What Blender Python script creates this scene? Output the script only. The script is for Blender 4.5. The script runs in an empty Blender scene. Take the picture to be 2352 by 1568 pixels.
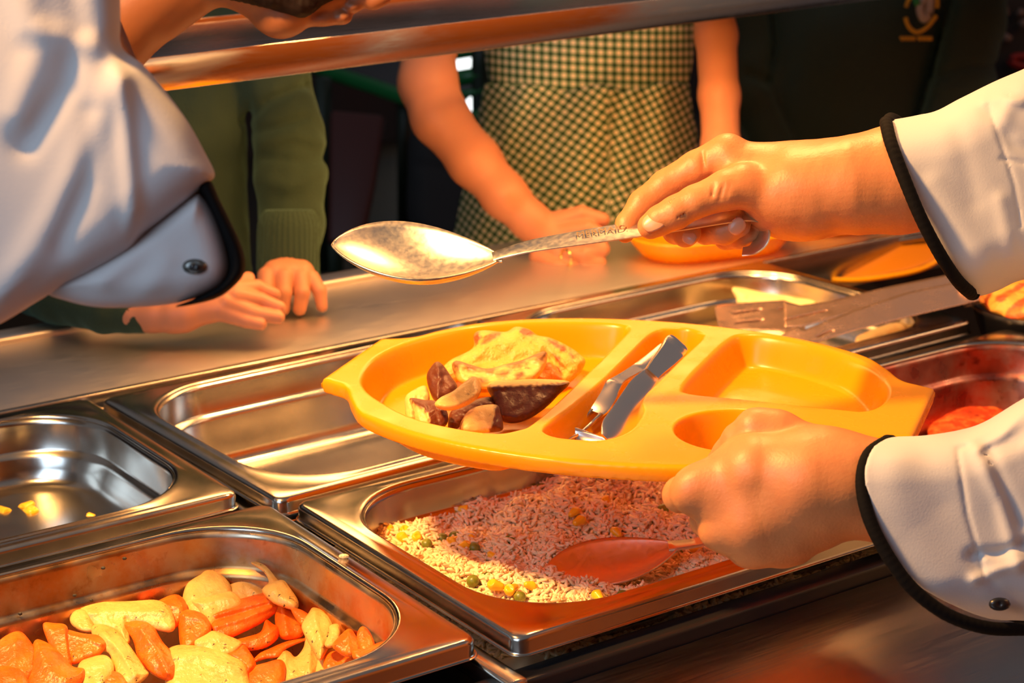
import bpy, math, random
import numpy as np
from mathutils import Vector, Matrix
PI = math.pi
random.seed(7); RNG = np.random.RandomState(7)
SC = bpy.context.scene
COL = SC.collection
# ------------------------------------------------------------------ camera
FPX = 4390.0; PITCH = 0.2901; YAW = 0.6043; ROLL = -0.0098
CC = np.array([-0.5049, -0.7389, 0.4339])
cF = np.array([math.sin(YAW)*math.cos(PITCH), math.cos(YAW)*math.cos(PITCH), -math.sin(PITCH)])
cR = np.array([math.cos(YAW), -math.sin(YAW), 0.0]); cU = np.cross(cR, cF)
cR, cU = cR*math.cos(ROLL)+cU*math.sin(ROLL), -cR*math.sin(ROLL)+cU*math.cos(ROLL)
cam_d = bpy.data.cameras.new('camera'); cam = bpy.data.objects.new('camera', cam_d); COL.objects.link(cam)
cam_d.sensor_width = 36.0; cam_d.lens = FPX/2352.0*36.0
cam.matrix_world = Matrix(((cR[0], cU[0], -cF[0], CC[0]), (cR[1], cU[1], -cF[1], CC[1]), (cR[2], cU[2], -cF[2], CC[2]), (0, 0, 0, 1)))
cam_d.clip_start = 0.05
cam_d.dof.use_dof = True; cam_d.dof.focus_distance = 1.06; cam_d.dof.aperture_fstop = 13.0
SC.camera = cam
# ------------------------------------------------------------------ world, lights, exposure
w = bpy.data.worlds.new('hall_light'); SC.world = w; w.use_nodes = True
w.node_tree.nodes['Background'].inputs[0].default_value = (0.88, 0.86, 0.92, 1)
w.node_tree.nodes['Background'].inputs[1].default_value = 0.15
SC.view_settings.view_transform = 'Standard'; SC.view_settings.look = 'None'
SC.view_settings.gamma = 1.0; SC.view_settings.exposure = 0.0; SC.view_settings.use_curve_mapping = False
SC.cycles.max_bounces = 8; SC.cycles.use_adaptive_sampling = True
def look(o, tgt):
    d = Vector(tgt)-o.location; o.rotation_euler = d.to_track_quat('-Z', 'Y').to_euler()
def area(name, loc, tgt, sx, sy, power, col):
    l = bpy.data.lights.new(name, 'AREA'); l.shape = 'RECTANGLE'; l.size = sx; l.size_y = sy
    l.energy = power; l.color = col
    o = bpy.data.objects.new(name, l); COL.objects.link(o); o.location = loc; look(o, tgt); return o
def spot(name, loc, tgt, power, col, ang, rad, blend=0.6):
    l = bpy.data.lights.new(name, 'SPOT'); l.energy = power; l.color = col; l.spot_size = math.radians(ang)
    l.spot_blend = blend; l.shadow_soft_size = rad
    o = bpy.data.objects.new(name, l); COL.objects.link(o); o.location = loc; look(o, tgt); return o
# the gantry's heat lamps (warm) and the daylight, an added fill light at left
spot('heat_lamp_light', (-0.44, 0.20, 0.84), (0.18, 0.17, 0.0), 98, (1.0, 0.50, 0.15), 50, 0.05, 0.4)
spot('heat_lamp_light', (0.42, 0.30, 0.64), (0.40, 0.30, 0.0), 16, (1.0, 0.45, 0.14), 120, 0.035)
area('gantry_heater_light', (0.36, 0.53, 0.24), (0.36, 0.50, 0.0), 0.6, 0.09, 2.9, (1.0, 0.46, 0.14))
area('daylight_fill', (-1.35, -0.35, 0.95), (-0.25, 0.02, 0.25), 0.9, 0.9, 11, (0.60, 0.78, 1.0))
area('orange_wall_fill_light', (2.6, -1.1, 1.9), (2.9, -2.4, -0.3), 1.5, 0.4, 55, (1.0, 0.50, 0.20))  # added lamp washing the orange wall so the shelf lip reflects it
# ------------------------------------------------------------------ helpers
def U(px, py, dep):
    return CC + dep*(cF + cR*((px-1176.0)/FPX) - cU*((py-784.0)/FPX))
def onz(px, py, z):
    d = cF + cR*((px-1176.0)/FPX) - cU*((py-784.0)/FPX); return CC + d*((z-CC[2])/d[2])
def depz(px, py, z):
    d2 = cF[2] + cR[2]*((px-1176.0)/FPX) - cU[2]*((py-784.0)/FPX); return (z-CC[2])/d2
def npmesh(name, V, Q, mat, parent=None, smooth=True, tri=False, uv=None, attr=None):
    V = np.asarray(V, dtype=np.float32); Q = np.asarray(Q, dtype=np.int32); n = Q.shape[1]
    me = bpy.data.meshes.new(name)
    me.vertices.add(len(V)); me.vertices.foreach_set('co', V.ravel())
    me.loops.add(Q.size); me.loops.foreach_set('vertex_index', Q.ravel())
    me.polygons.add(len(Q)); me.polygons.foreach_set('loop_start', np.arange(0, Q.size, n, dtype=np.int32))
    me.polygons.foreach_set('loop_total', np.full(len(Q), n, dtype=np.int32))
    me.update(calc_edges=True)
    me.polygons.foreach_set('use_smooth', np.full(len(Q), smooth, dtype=bool))
    if uv is not None:
        l = me.uv_layers.new(name='UVMap'); l.data.foreach_set('uv', np.asarray(uv, dtype=np.float32)[Q.ravel()].ravel())
    if attr is not None:
        for k, v in attr.items():
            a = me.attributes.new(k, 'FLOAT', 'POINT'); a.data.foreach_set('value', np.asarray(v, dtype=np.float32))
    me.validate()
    me.materials.append(mat)
    o = bpy.data.objects.new(name, me); COL.objects.link(o)
    if parent is not None: o.parent = parent
    return o
def pymesh(name, V, Fs, mat, parent=None, smooth=False):
    me = bpy.data.meshes.new(name); me.from_pydata([tuple(map(float, v)) for v in V], [], Fs); me.update()
    if smooth: me.polygons.foreach_set('use_smooth', [True]*len(me.polygons))
    me.materials.append(mat); o = bpy.data.objects.new(name, me); COL.objects.link(o)
    if parent is not None: o.parent = parent
    return o
def tag(o, label, cat, group=None, kind=None):
    if label: o['label'] = label
    if cat: o['category'] = cat
    if group: o['group'] = group
    if kind: o['kind'] = kind
    return o
def thing(name, label, cat, loc=(0, 0, 0), rot=(0, 0, 0), group=None):
    o = bpy.data.objects.new(name, None); COL.objects.link(o); o.empty_display_size = 0.02
    o.location = loc; o.rotation_euler = rot; return tag(o, label, cat, group)
def keep(o, par):
    """parent while keeping world-space mesh coordinates"""
    o.parent = par; o.matrix_parent_inverse = Matrix.Translation(-Vector(par.location)) ; return o
def bevel(o, wd, seg=3, ang=35):
    m = o.modifiers.new('bevel', 'BEVEL'); m.width = wd; m.segments = seg; m.limit_method = 'ANGLE'; m.angle_limit = math.radians(ang)
    o.data.polygons.foreach_set('use_smooth', [True]*len(o.data.polygons)); return o
def box(name, lo, hi, mat, parent=None, bev=0.0, seg=2):
    x0, y0, z0 = lo; x1, y1, z1 = hi
    V = [(x0,y0,z0),(x1,y0,z0),(x1,y1,z0),(x0,y1,z0),(x0,y0,z1),(x1,y0,z1),(x1,y1,z1),(x0,y1,z1)]
    Fs = [(3,2,1,0),(4,5,6,7),(0,1,5,4),(1,2,6,5),(2,3,7,6),(3,0,4,7)]
    o = pymesh(name, V, Fs, mat, parent)
    if bev: bevel(o, bev, seg)
    return o
def tube(name, pts, rad, mat, parent=None, n=10, flat=None):
    """round bar along points; rad may be a list"""
    P = [np.array(p, float) for p in pts]; V = []; Fs = []
    rr = rad if isinstance(rad, (list, tuple)) else [rad]*len(P)
    up = np.array([0, 0, 1.0])
    for i, p in enumerate(P):
        t = P[min(i+1, len(P)-1)]-P[max(i-1, 0)]; t /= np.linalg.norm(t)+1e-9
        a = np.cross(t, up if abs(t[2]) < 0.9 else np.array([1.0, 0, 0])); a /= np.linalg.norm(a); b = np.cross(a, t)
        for k in range(n):
            q = 2*PI*k/n; V.append(p+a*rr[i]*math.cos(q)+b*rr[i]*math.sin(q)*(flat or 1))
    for i in range(len(P)-1):
        for k in range(n):
            k2 = (k+1) % n; Fs.append((i*n+k, i*n+k2, (i+1)*n+k2, (i+1)*n+k))
    Fs.append(tuple(range(n))[::-1]); Fs.append(tuple((len(P)-1)*n+k for k in range(n)))
    return pymesh(name, V, Fs, mat, parent, True)
# ---- signed-distance modelling
def smin(a, b, k):
    h = np.clip(0.5+0.5*(b-a)/k, 0, 1); return b*(1-h)+a*h-k*h*(1-h)
def wav(X, Y, Z, sc, seed, n=6):
    r = np.random.RandomState(seed); o = 0
    for i in range(n):
        k = r.normal(size=3); k = k/np.linalg.norm(k)*(2*PI/sc)*r.uniform(0.6, 1.5); o = o+np.sin(X*k[0]+Y*k[1]+Z*k[2]+r.uniform(0, 6.28))
    return o/n
def snet(F, org, st):
    ins = F < 0; c = np.zeros(tuple(s-1 for s in F.shape), np.int8)
    offs = [(i, j, k) for i in (0, 1) for j in (0, 1) for k in (0, 1)]
    nx, ny, nz = F.shape
    for i, j, k in offs: c += ins[i:nx-1+i, j:ny-1+j, k:nz-1+k]
    act = (c > 0) & (c < 8); idx = np.full(act.shape, -1, np.int32)
    I, J, K = np.nonzero(act); idx[I, J, K] = np.arange(len(I))
    pos = np.zeros((len(I), 3)); cnt = np.zeros(len(I)); val = {o: F[I+o[0], J+o[1], K+o[2]] for o in offs}
    for a in offs:
        for ax in range(3):
            if a[ax]: continue
            b = list(a); b[ax] = 1; b = tuple(b); va, vb = val[a], val[b]; m = (va < 0) != (vb < 0)
            t = np.where(m, va/np.where(m, va-vb, 1), 0); p = np.zeros((len(I), 3)); p[:] = a; p[:, ax] += t
            pos += p*m[:, None]; cnt += m
    V = (pos/np.maximum(cnt, 1)[:, None]+np.stack([I, J, K], 1))*st+np.array(org)
    Q = []
    for ax in range(3):
        A = np.moveaxis(ins, ax, 0); D = np.moveaxis(idx, ax, 0)
        m = A[:-1, 1:-1, 1:-1] != A[1:, 1:-1, 1:-1]; i, j, k = np.nonzero(m); j = j+1; k = k+1
        q = np.stack([D[i, j-1, k-1], D[i, j, k-1], D[i, j, k], D[i, j-1, k]], 1)
        s = A[i, j, k]
        if ax == 1: s = ~s
        q = np.where(s[:, None], q, q[:, ::-1]); Q.append(q)
    return V, np.concatenate(Q)
class Vol:
    def __init__(s, lo, hi, st):
        s.lo = np.array(lo, float); s.st = st
        s.ax = [np.arange(lo[i], hi[i]+st, st, dtype=np.float32) for i in range(3)]
        s.F = np.full([len(a) for a in s.ax], 1e3, np.float32)
    def reg(s, lo, hi):
        sl = []; cs = []
        for i in range(3):
            a = s.ax[i]; i0 = int(np.searchsorted(a, lo[i])); i1 = int(np.searchsorted(a, hi[i])); sl.append(slice(i0, max(i1, i0)))
            sh = [1, 1, 1]; sh[i] = -1; cs.append(a[sl[-1]].reshape(sh))
        return tuple(sl), cs
    def put(s, fn, lo, hi, k, sub=False):
        m = 2.5*k+3*s.st; sl, c = s.reg([x-m for x in lo], [x+m for x in hi])
        if 0 in s.F[sl].shape: return
        f = fn(*c)
        if sub: s.F[sl] = -smin(-s.F[sl], f, k)
        else: s.F[sl] = smin(s.F[sl], f, k)
    def cone(s, a, b, ra, rb, k=8, sub=False):
        a = np.array(a, float); b = np.array(b, float); d = b-a; L = max(d@d, 1e-12); r = max(ra, rb)
        def fn(X, Y, Z):
            t = np.clip(((X-a[0])*d[0]+(Y-a[1])*d[1]+(Z-a[2])*d[2])/L, 0, 1)
            return np.sqrt((X-a[0]-t*d[0])**2+(Y-a[1]-t*d[1])**2+(Z-a[2]-t*d[2])**2)-(ra+(rb-ra)*t)
        s.put(fn, np.minimum(a, b)-r, np.maximum(a, b)+r, k, sub)
    def chain(s, P, k=8, kin=None, sub=False):
        for i in range(len(P)-1): s.cone(P[i][:3], P[i+1][:3], P[i][3], P[i+1][3], kin if (kin and i) else k, sub)
    def ell(s, c, r, k=8, sub=False, M=None):
        c = np.array(c, float); r = np.array(r, float)
        def fn(X, Y, Z):
            x, y, z = X-c[0], Y-c[1], Z-c[2]
            if M is not None: x, y, z = [M[i][0]*x+M[i][1]*y+M[i][2]*z for i in range(3)]
            q = np.sqrt((x/r[0])**2+(y/r[1])**2+(z/r[2])**2); g = np.sqrt((x/r[0]**2)**2+(y/r[1]**2)**2+(z/r[2]**2)**2)+1e-6
            return q*(q-1)/g
        R = r.max() if M is not None else r
        s.put(fn, c-R, c+R, k, sub)
    def noise(s, amp, sc, seed):
        s.F += amp*wav(s.ax[0].reshape(-1, 1, 1), s.ax[1].reshape(1, -1, 1), s.ax[2].reshape(1, 1, -1), sc, seed).astype(np.float32)
    def mesh(s, smooth=1):
        s.F[[0, -1]] = np.maximum(s.F[[0, -1]], s.st*.5); s.F[:, [0, -1]] = np.maximum(s.F[:, [0, -1]], s.st*.5); s.F[:, :, [0, -1]] = np.maximum(s.F[:, :, [0, -1]], s.st*.5)
        return snet(s.F, s.lo, s.st)
def px2w(V, d0):
    dep = d0*(1+V[:, 2]/FPX); return CC[None]+dep[:, None]*(cF[None]+cR[None]*((V[:, 0]-1176)/FPX)[:, None]-cU[None]*((V[:, 1]-784)/FPX)[:, None])
def w2px(p, d0):
    d = np.array(p, float)-CC; z = d@cF; return (1176+FPX*(d@cR)/z, 784-FPX*(d@cU)/z, (z/d0-1)*FPX)
def volobj(name, vol, mat, parent=None, d0=None, sm=0, attrf=None, uvf=None):
    V, Q = vol.mesh(); W = px2w(V, d0) if d0 else V
    o = npmesh(name, W, Q, mat, None, True, attr=attrf(V) if attrf else None, uv=uvf(V) if uvf else None)
    if sm:
        m = o.modifiers.new('smooth', 'SMOOTH'); m.iterations = sm; m.factor = 0.5
    if parent is not None: keep(o, parent)
    return o
def cr(P, n=6, closed=True):
    P = np.array(P, float); N = len(P); out = []
    for i in range(N if closed else N-1):
        if closed: p0, p1, p2, p3 = P[(i-1) % N], P[i], P[(i+1) % N], P[(i+2) % N]
        else: p0, p1, p2, p3 = P[max(i-1, 0)], P[i], P[i+1], P[min(i+2, N-1)]
        for t in np.linspace(0, 1, n, endpoint=False): out.append(0.5*((2*p1)+(p2-p0)*t+(2*p0-5*p1+4*p2-p3)*t*t+(3*p1-p0-3*p2+p3)*t**3))
    if not closed: out.append(P[-1])
    return np.array(out)
def segd(X, Y, a, b):
    dx, dy = b[0]-a[0], b[1]-a[1]; L = dx*dx+dy*dy+1e-9
    t = np.clip(((X-a[0])*dx+(Y-a[1])*dy)/L, 0, 1); return (X-a[0]-t*dx)**2+(Y-a[1]-t*dy)**2, t
def polysd(X, Y, P):
    d = np.full(np.broadcast(X, Y).shape, 1e12); s = np.zeros(d.shape, bool)
    for i in range(len(P)):
        a, b = P[i], P[(i+1) % len(P)]; d = np.minimum(d, segd(X, Y, a, b)[0])
        c = ((a[1] > Y) != (b[1] > Y)) & (X < (b[0]-a[0])*(Y-a[1])/((b[1]-a[1]) if abs(b[1]-a[1]) > 1e-9 else 1e-9)+a[0]); s ^= c
    return np.where(s, -1, 1)*np.sqrt(d)
def poly_ridge(X, Y, L, amp, wd):
    d = None
    for i in range(len(L)-1):
        q, t = segd(X, Y, L[i], L[i+1]); d = q if d is None else np.minimum(d, q)
    return amp*np.exp(-d/wd**2)
def puff(poly, zc, T, wd, st, ridges=(), rough=None, smoothpoly=True, clip=None, hollow=0, zmax=None):
    """rounded body filling an outline: outline points in photo pixels, thickness along the view, folds as ridges on it"""
    P = cr(poly) if smoothpoly else np.array(poly, float)
    lo = P.min(0)-4*st; hi = P.max(0)+4*st
    X = np.arange(lo[0], hi[0], st)[:, None]; Y = np.arange(lo[1], hi[1], st)[None, :]
    d = polysd(X, Y, P); Z0 = zc(X, Y)+0*d if callable(zc) else np.full(d.shape, float(zc))
    Tm = np.full(d.shape, float(T)); a = 1-np.minimum(-d/wd, 1)
    rg = np.zeros(d.shape)
    for L, amp, w_ in ridges: rg = rg+poly_ridge(X, Y, np.array(L, float), amp, w_)
    if rough: rg = rg+rough[0]*wav(X, Y, 0*X, rough[1], rough[2])
    rg = rg*np.clip(-d/(wd*0.5), 0, 1)
    zlo = Z0.min()-T-np.abs(rg).max()-4*st; zhi = (Z0.max()+T+4*st) if zmax is None else zmax
    v = Vol((lo[0], lo[1], zlo), (hi[0]-st, hi[1]-st, zhi), st)
    nx, ny = min(v.F.shape[0], d.shape[0]), min(v.F.shape[1], d.shape[1])
    v.ax[0] = v.ax[0][:nx]; v.ax[1] = v.ax[1][:ny]; v.F = v.F[:nx, :ny]; d = d[:nx, :ny]; a = a[:nx, :ny]; rg = rg[:nx, :ny]; Z0 = Z0[:nx, :ny]
    Z = v.ax[2].reshape(1, 1, -1)-Z0[:, :, None]
    Zr = Z+rg[:, :, None]*np.clip(-Z/(0.5*T)+0.3, 0, 1)
    b = Zr/T; v.F = ((np.sqrt(np.maximum(a, 0)[:, :, None]**2+b**2)-1)*min(wd, T)).astype(np.float32)
    if clip is not None:
        F0 = v.F.copy(); c = polysd(X, Y, cr(clip))[:nx, :ny, None].astype(np.float32); v.F = np.maximum(v.F, c)
        if hollow: v.F = np.maximum(v.F, -(F0+hollow))
    return v
# ------------------------------------------------------------------ materials
def M(name, col, rough=0.5, metal=0.0, **kw):
    m = bpy.data.materials.new(name); m.use_nodes = True; nt = m.node_tree; b = nt.nodes['Principled BSDF']
    b.inputs['Base Color'].default_value = (*col, 1); b.inputs['Roughness'].default_value = rough; b.inputs['Metallic'].default_value = metal
    for k, v in kw.get('inp', {}).items(): b.inputs[k].default_value = v
    N = nt.nodes.new; L = nt.links.new
    tc = N('ShaderNodeTexCoord'); mp = N('ShaderNodeMapping'); L(tc.outputs['Object'], mp.inputs[0])
    mp.inputs['Scale'].default_value = kw.get('scale', (1, 1, 1)); mp.inputs['Rotation'].default_value = kw.get('mrot', (0, 0, 0))
    last = None
    if 'attr' in kw:      # second colour where the mesh attribute says so
        at = N('ShaderNodeAttribute'); at.attribute_name = kw['attr'][0]; mx = N('ShaderNodeMix'); mx.data_type = 'RGBA'
        mx.inputs[6].default_value = (*col, 1); mx.inputs[7].default_value = (*kw['attr'][1], 1); L(at.outputs['Fac'], mx.inputs[0]); last = mx.outputs[2]
    for spec in kw.get('mot', []):   # mottling: (noise scale, colour, low, high)
        sc, c2, lo, hi = spec[:4]
        n = N('ShaderNodeTexNoise'); n.inputs['Scale'].default_value = sc; n.inputs['Detail'].default_value = 6; n.inputs['Roughness'].default_value = 0.6; L(mp.outputs[0], n.inputs[0])
        r = N('ShaderNodeMapRange'); r.inputs[1].default_value = lo; r.inputs[2].default_value = hi; L(n.outputs[0], r.inputs[0])
        mx = N('ShaderNodeMix'); mx.data_type = 'RGBA'; mx.inputs[6].default_value = (*col, 1); mx.inputs[7].default_value = (*c2, 1)
        if last is not None: L(last, mx.inputs[6])
        fac = r.outputs[0]
        if len(spec) > 4:
            mm = N('ShaderNodeMath'); mm.operation = 'MULTIPLY'; mm.inputs[1].default_value = spec[4]; L(fac, mm.inputs[0]); fac = mm.outputs[0]
        L(fac, mx.inputs[0]); last = mx.outputs[2]
    if last is not None: L(last, b.inputs['Base Color'])
    if 'bump' in kw:
        sc, st, ds = kw['bump']; n = N('ShaderNodeTexNoise'); n.inputs['Scale'].default_value = sc; n.inputs['Detail'].default_value = 5; L(mp.outputs[0], n.inputs[0])
        bp = N('ShaderNodeBump'); bp.inputs['Strength'].default_value = st; bp.inputs['Distance'].default_value = ds; L(n.outputs[0], bp.inputs['Height']); L(bp.outputs[0], b.inputs['Normal'])
    if 'rvar' in kw:
        sc, lo, hi = kw['rvar']; n = N('ShaderNodeTexNoise'); n.inputs['Scale'].default_value = sc; n.inputs['Detail'].default_value = 5; L(mp.outputs[0], n.inputs[0])
        r = N('ShaderNodeMapRange'); r.inputs[1].default_value = 0.3; r.inputs[2].default_value = 0.7; r.inputs[3].default_value = lo; r.inputs[4].default_value = hi; L(n.outputs[0], r.inputs[0]); L(r.outputs[0], b.inputs['Roughness'])
    return m
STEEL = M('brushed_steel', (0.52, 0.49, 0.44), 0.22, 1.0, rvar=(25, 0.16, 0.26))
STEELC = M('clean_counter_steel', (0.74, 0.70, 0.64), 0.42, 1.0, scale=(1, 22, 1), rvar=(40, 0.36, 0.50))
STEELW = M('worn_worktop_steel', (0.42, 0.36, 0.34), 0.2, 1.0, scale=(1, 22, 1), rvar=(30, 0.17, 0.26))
STEELD = M('sauce_stained_steel', (0.52, 0.42, 0.30), 0.3, 1.0, rvar=(50, 0.22, 0.45), mot=[(26, (0.48, 0.21, 0.05), 0.44, 0.60, 0.85), (90, (0.30, 0.13, 0.04), 0.62, 0.74, 0.7)])
STEELR = M('tomato_stained_steel', (0.42, 0.28, 0.26), 0.35, 1.0, rvar=(50, 0.22, 0.5), mot=[(22, (0.42, 0.05, 0.02), 0.42, 0.6, 0.85), (80, (0.12, 0.02, 0.01), 0.6, 0.72, 0.8)])
STEELM = M('polished_spoon_steel', (0.80, 0.74, 0.62), 0.36, 1.0, rvar=(300, 0.30, 0.42), bump=(500, 0.05, 0.0003))
CUTL = M('polished_cutlery_steel', (0.86, 0.76, 0.68), 0.22, 1.0)
DARK = M('dark_well', (0.012, 0.012, 0.014), 0.35)
YEL = M('yellow_plastic', (0.98, 0.50, 0.006), 0.24, rvar=(40, 0.18, 0.32))
_n = YEL.node_tree; _t = _n.nodes.new('ShaderNodeBsdfTranslucent'); _t.inputs[0].default_value = (1.0, 0.36, 0.01, 1); _m = _n.nodes.new('ShaderNodeMixShader'); _m.inputs[0].default_value = 0.32
_n.links.new(_n.nodes['Principled BSDF'].outputs[0], _m.inputs[1]); _n.links.new(_t.outputs[0], _m.inputs[2]); _n.links.new(_m.outputs[0], _n.nodes['Material Output'].inputs[0])
SKIN = M('skin', (0.62, 0.25, 0.09), 0.46, inp={'Subsurface Weight': 0.25, 'Subsurface Radius': (0.012, 0.005, 0.002), 'Subsurface Scale': 0.5}, mot=[(45, (0.56, 0.19, 0.065), 0.42, 0.7, 0.6)], bump=(700, 0.25, 0.0006))
NAIL = M('fingernail', (0.74, 0.38, 0.22), 0.3, inp={'Subsurface Weight': 0.2, 'Subsurface Radius': (0.01, 0.004, 0.002)})
SKINC = M('shade_darkened_skin', (0.24, 0.085, 0.03), 0.5, bump=(300, 0.2, 0.0006))  # colour darkened to stand for shade on the cook's face
SKINK = M('child_skin', (0.60, 0.25, 0.13), 0.5, inp={'Subsurface Weight': 0.2, 'Subsurface Radius': (0.01, 0.004, 0.002)}, bump=(300, 0.1, 0.0005))
CLOTH = M('white_jacket_cotton', (0.56, 0.55, 0.55), 0.85, inp={'Sheen Weight': 0.2}, bump=(900, 0.2, 0.0005))
TRIM = M('black_trim', (0.004, 0.0035, 0.0035), 0.85, inp={'Specular IOR Level': 0.12}, bump=(1200, 0.3, 0.0005))
BLACKP = M('black_snap', (0.01, 0.01, 0.012), 0.3)
SWEAT = M('green_sweater_knit', (0.020, 0.044, 0.024), 0.9, inp={'Sheen Weight': 0.3, 'Sheen Tint': (0.4, 0.8, 0.6, 1)}, bump=(500, 0.5, 0.001))
SWEATD = M('dark_green_sweater_knit', (0.018, 0.032, 0.020), 0.9, inp={'Sheen Weight': 0.2, 'Sheen Tint': (0.4, 0.8, 0.6, 1)}, bump=(500, 0.5, 0.001))
CARROT = M('cooked_carrot', (0.85, 0.12, 0.004), 0.34, inp={'Subsurface Weight': 0.2, 'Subsurface Radius': (0.01, 0.004, 0.001)}, mot=[(60, (0.90, 0.22, 0.012), 0.42, 0.66, 0.7), (330, (0.05, 0.03, 0.01), 0.655, 0.68)], bump=(170, 0.8, 0.0022))
PARSNIP = M('cooked_parsnip', (0.82, 0.47, 0.12), 0.36, inp={'Subsurface Weight': 0.25, 'Subsurface Radius': (0.01, 0.006, 0.002)}, mot=[(50, (0.74, 0.32, 0.06), 0.46, 0.7, 0.8), (330, (0.06, 0.04, 0.012), 0.645, 0.67)], bump=(150, 0.8, 0.0022))
RICE = M('boiled_rice', (0.97, 0.76, 0.46), 0.45, inp={'Subsurface Weight': 0.25, 'Subsurface Radius': (0.004, 0.003, 0.002)})
CORN = M('sweetcorn', (1.0, 0.56, 0.02), 0.28, inp={'Subsurface Weight': 0.2, 'Subsurface Radius': (0.004, 0.002, 0.001)})
PEA = M('green_pea', (0.16, 0.20, 0.02), 0.35, mot=[(300, (0.30, 0.30, 0.05), 0.45, 0.7)])
POT = M('roast_potato', (0.88, 0.53, 0.15), 0.42, attr=('skin', (0.13, 0.03, 0.010)), mot=[(110, (0.20, 0.045, 0.012), 0.58, 0.68, 0.8)], bump=(260, 0.5, 0.0014))
CHEESE = M('melted_cheese', (0.92, 0.46, 0.08), 0.32, inp={'Subsurface Weight': 0.2, 'Subsurface Radius': (0.006, 0.003, 0.001)}, attr=('skin', (0.72, 0.10, 0.03)), mot=[(90, (0.80, 0.28, 0.04), 0.5, 0.68, 0.7)], bump=(300, 0.8, 0.002))
PALE = M('pale_cheesy_slice', (0.95, 0.75, 0.35), 0.4, mot=[(80, (0.85, 0.40, 0.10), 0.55, 0.7, 0.8)], bump=(200, 0.4, 0.002))
CHILI = M('tomato_sauce', (0.75, 0.07, 0.02), 0.25, mot=[(120, (0.95, 0.28, 0.06), 0.45, 0.65), (60, (0.35, 0.02, 0.01), 0.55, 0.7)], bump=(200, 0.6, 0.003))
HAIR_SHADE = M('dark_hair_and_shade', (0.012, 0.006, 0.004), 0.7, inp={'Specular IOR Level': 0.15})  # head hair, and the shade painted over the cook's cheek
# ------------------------------------------------------------------ the setting
FLM = M('dark_floor', (0.030, 0.026, 0.024), 0.7, inp={'Specular IOR Level': 0.1}, mot=[(2.0, (0.06, 0.035, 0.015), 0.4, 0.7)])
WAM = M('dim_wall', (0.030, 0.024, 0.022), 0.8, mot=[(1.5, (0.05, 0.02, 0.015), 0.4, 0.7)])
fl = box('floor', (-4, -3.0, -0.95), (9, 7.5, -0.90), FLM); tag(fl, None, None, kind='structure')
wb = box('wall_back', (-4, 5.4, -0.90), (9, 5.5, 2.4), WAM); tag(wb, None, None, kind='structure')
WIN = bpy.data.materials.new('daylight_glass'); WIN.use_nodes = True
_b = WIN.node_tree.nodes['Principled BSDF']; _b.inputs['Base Color'].default_value = (0.9, 0.95, 1, 1); _b.inputs['Emission Color'].default_value = (0.92, 1.0, 0.97, 1); _b.inputs['Emission Strength'].default_value = 2.2
ORW = M('orange_reflection_wall', (0.62, 0.17, 0.012), 0.6, mot=[(3.0, (0.50, 0.12, 0.01), 0.4, 0.7)]); WHP = M('white_gloss_paint', (0.85, 0.86, 0.88), 0.4)
wfr = box('wall_front', (-3, -2.5, -0.90), (3.95, -2.4, 2.4), ORW); tag(wfr, None, None, kind='structure')  # unseen wall, its orange added for the shelf lip's reflection
wf2 = box('wall_right', (3.95, -2.5, -0.90), (7.0, -2.4, 2.4), M('pale_blue_reflection_wall', (0.42, 0.50, 0.62), 0.6)); tag(wf2, None, None, kind='structure')  # unseen wall, its blue added for the lip's cooler reflection
tr1 = box('reflection_post', (2.58, -2.4, -0.90), (2.72, -2.37, 2.2), WHP); tag(tr1, None, None, kind='structure')  # unseen white post added to put a bright streak in the lip
wf = thing('window', None, None, (3.5, 5.36, -0.9)); tag(wf, None, None, kind='structure'); wf.name = 'window_1'
keep(box('window_pane', (3.36, 5.38, -0.88), (3.86, 5.395, 0.6), WIN), wf)
for x0, x1, z0, z1 in ((3.30, 3.36, -.9, .66), (3.86, 3.92, -.9, .66), (3.36, 3.86, 0.6, 0.66)):
    keep(box('window_frame', (x0, 5.34, z0), (x1, 5.399, z1), WAM), wf)
# ------------------------------------------------------------------ serving counter
ct = thing('serving_counter', 'long brushed steel serving counter with a dark well that holds the food pans', 'counter', (0, 0.25, -0.9))
def kbox(*a, **k): return keep(box(*a, **k), ct)
kbox('worktop_ledge', (-1.6, 0.527, -0.03), (2.6, 0.70, 0.0), STEELC, bev=0.003)
kbox('ledge_edge_strip', (-1.6, 0.690, -0.045), (2.6, 0.716, 0.006), STEELC, bev=0.004, seg=3)
kbox('ledge_groove_strip', (-1.6, 0.520, -0.03), (2.6, 0.5265, 0.003), STEEL, bev=0.0012)
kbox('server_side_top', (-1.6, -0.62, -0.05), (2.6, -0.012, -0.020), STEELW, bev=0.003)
kbox('shadow_gap_strip', (-1.6, -0.012, -0.05), (2.6, 0.004, -0.0125), DARK, bev=0.002)  # black strip painted as the shadowed gap under the pan rims
kbox('well', (-1.6, 0.004, -0.19), (2.6, 0.520, -0.18), DARK)
kbox('well_wall', (-1.6, 0.5, -0.18), (2.6, 0.520, -0.03), DARK)
kbox('cabinet', (-1.6, -0.60, -0.9), (2.6, 0.68, -0.191), STEELC)
kbox('support_bar', (-0.010, -0.016, -0.020), (0.003, 0.519, -0.0085), STEEL, bev=0.002)
kbox('support_bar', (-1.6, 0.242, -0.020), (0.64, 0.256, -0.0075), STEEL, bev=0.002)
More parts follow.
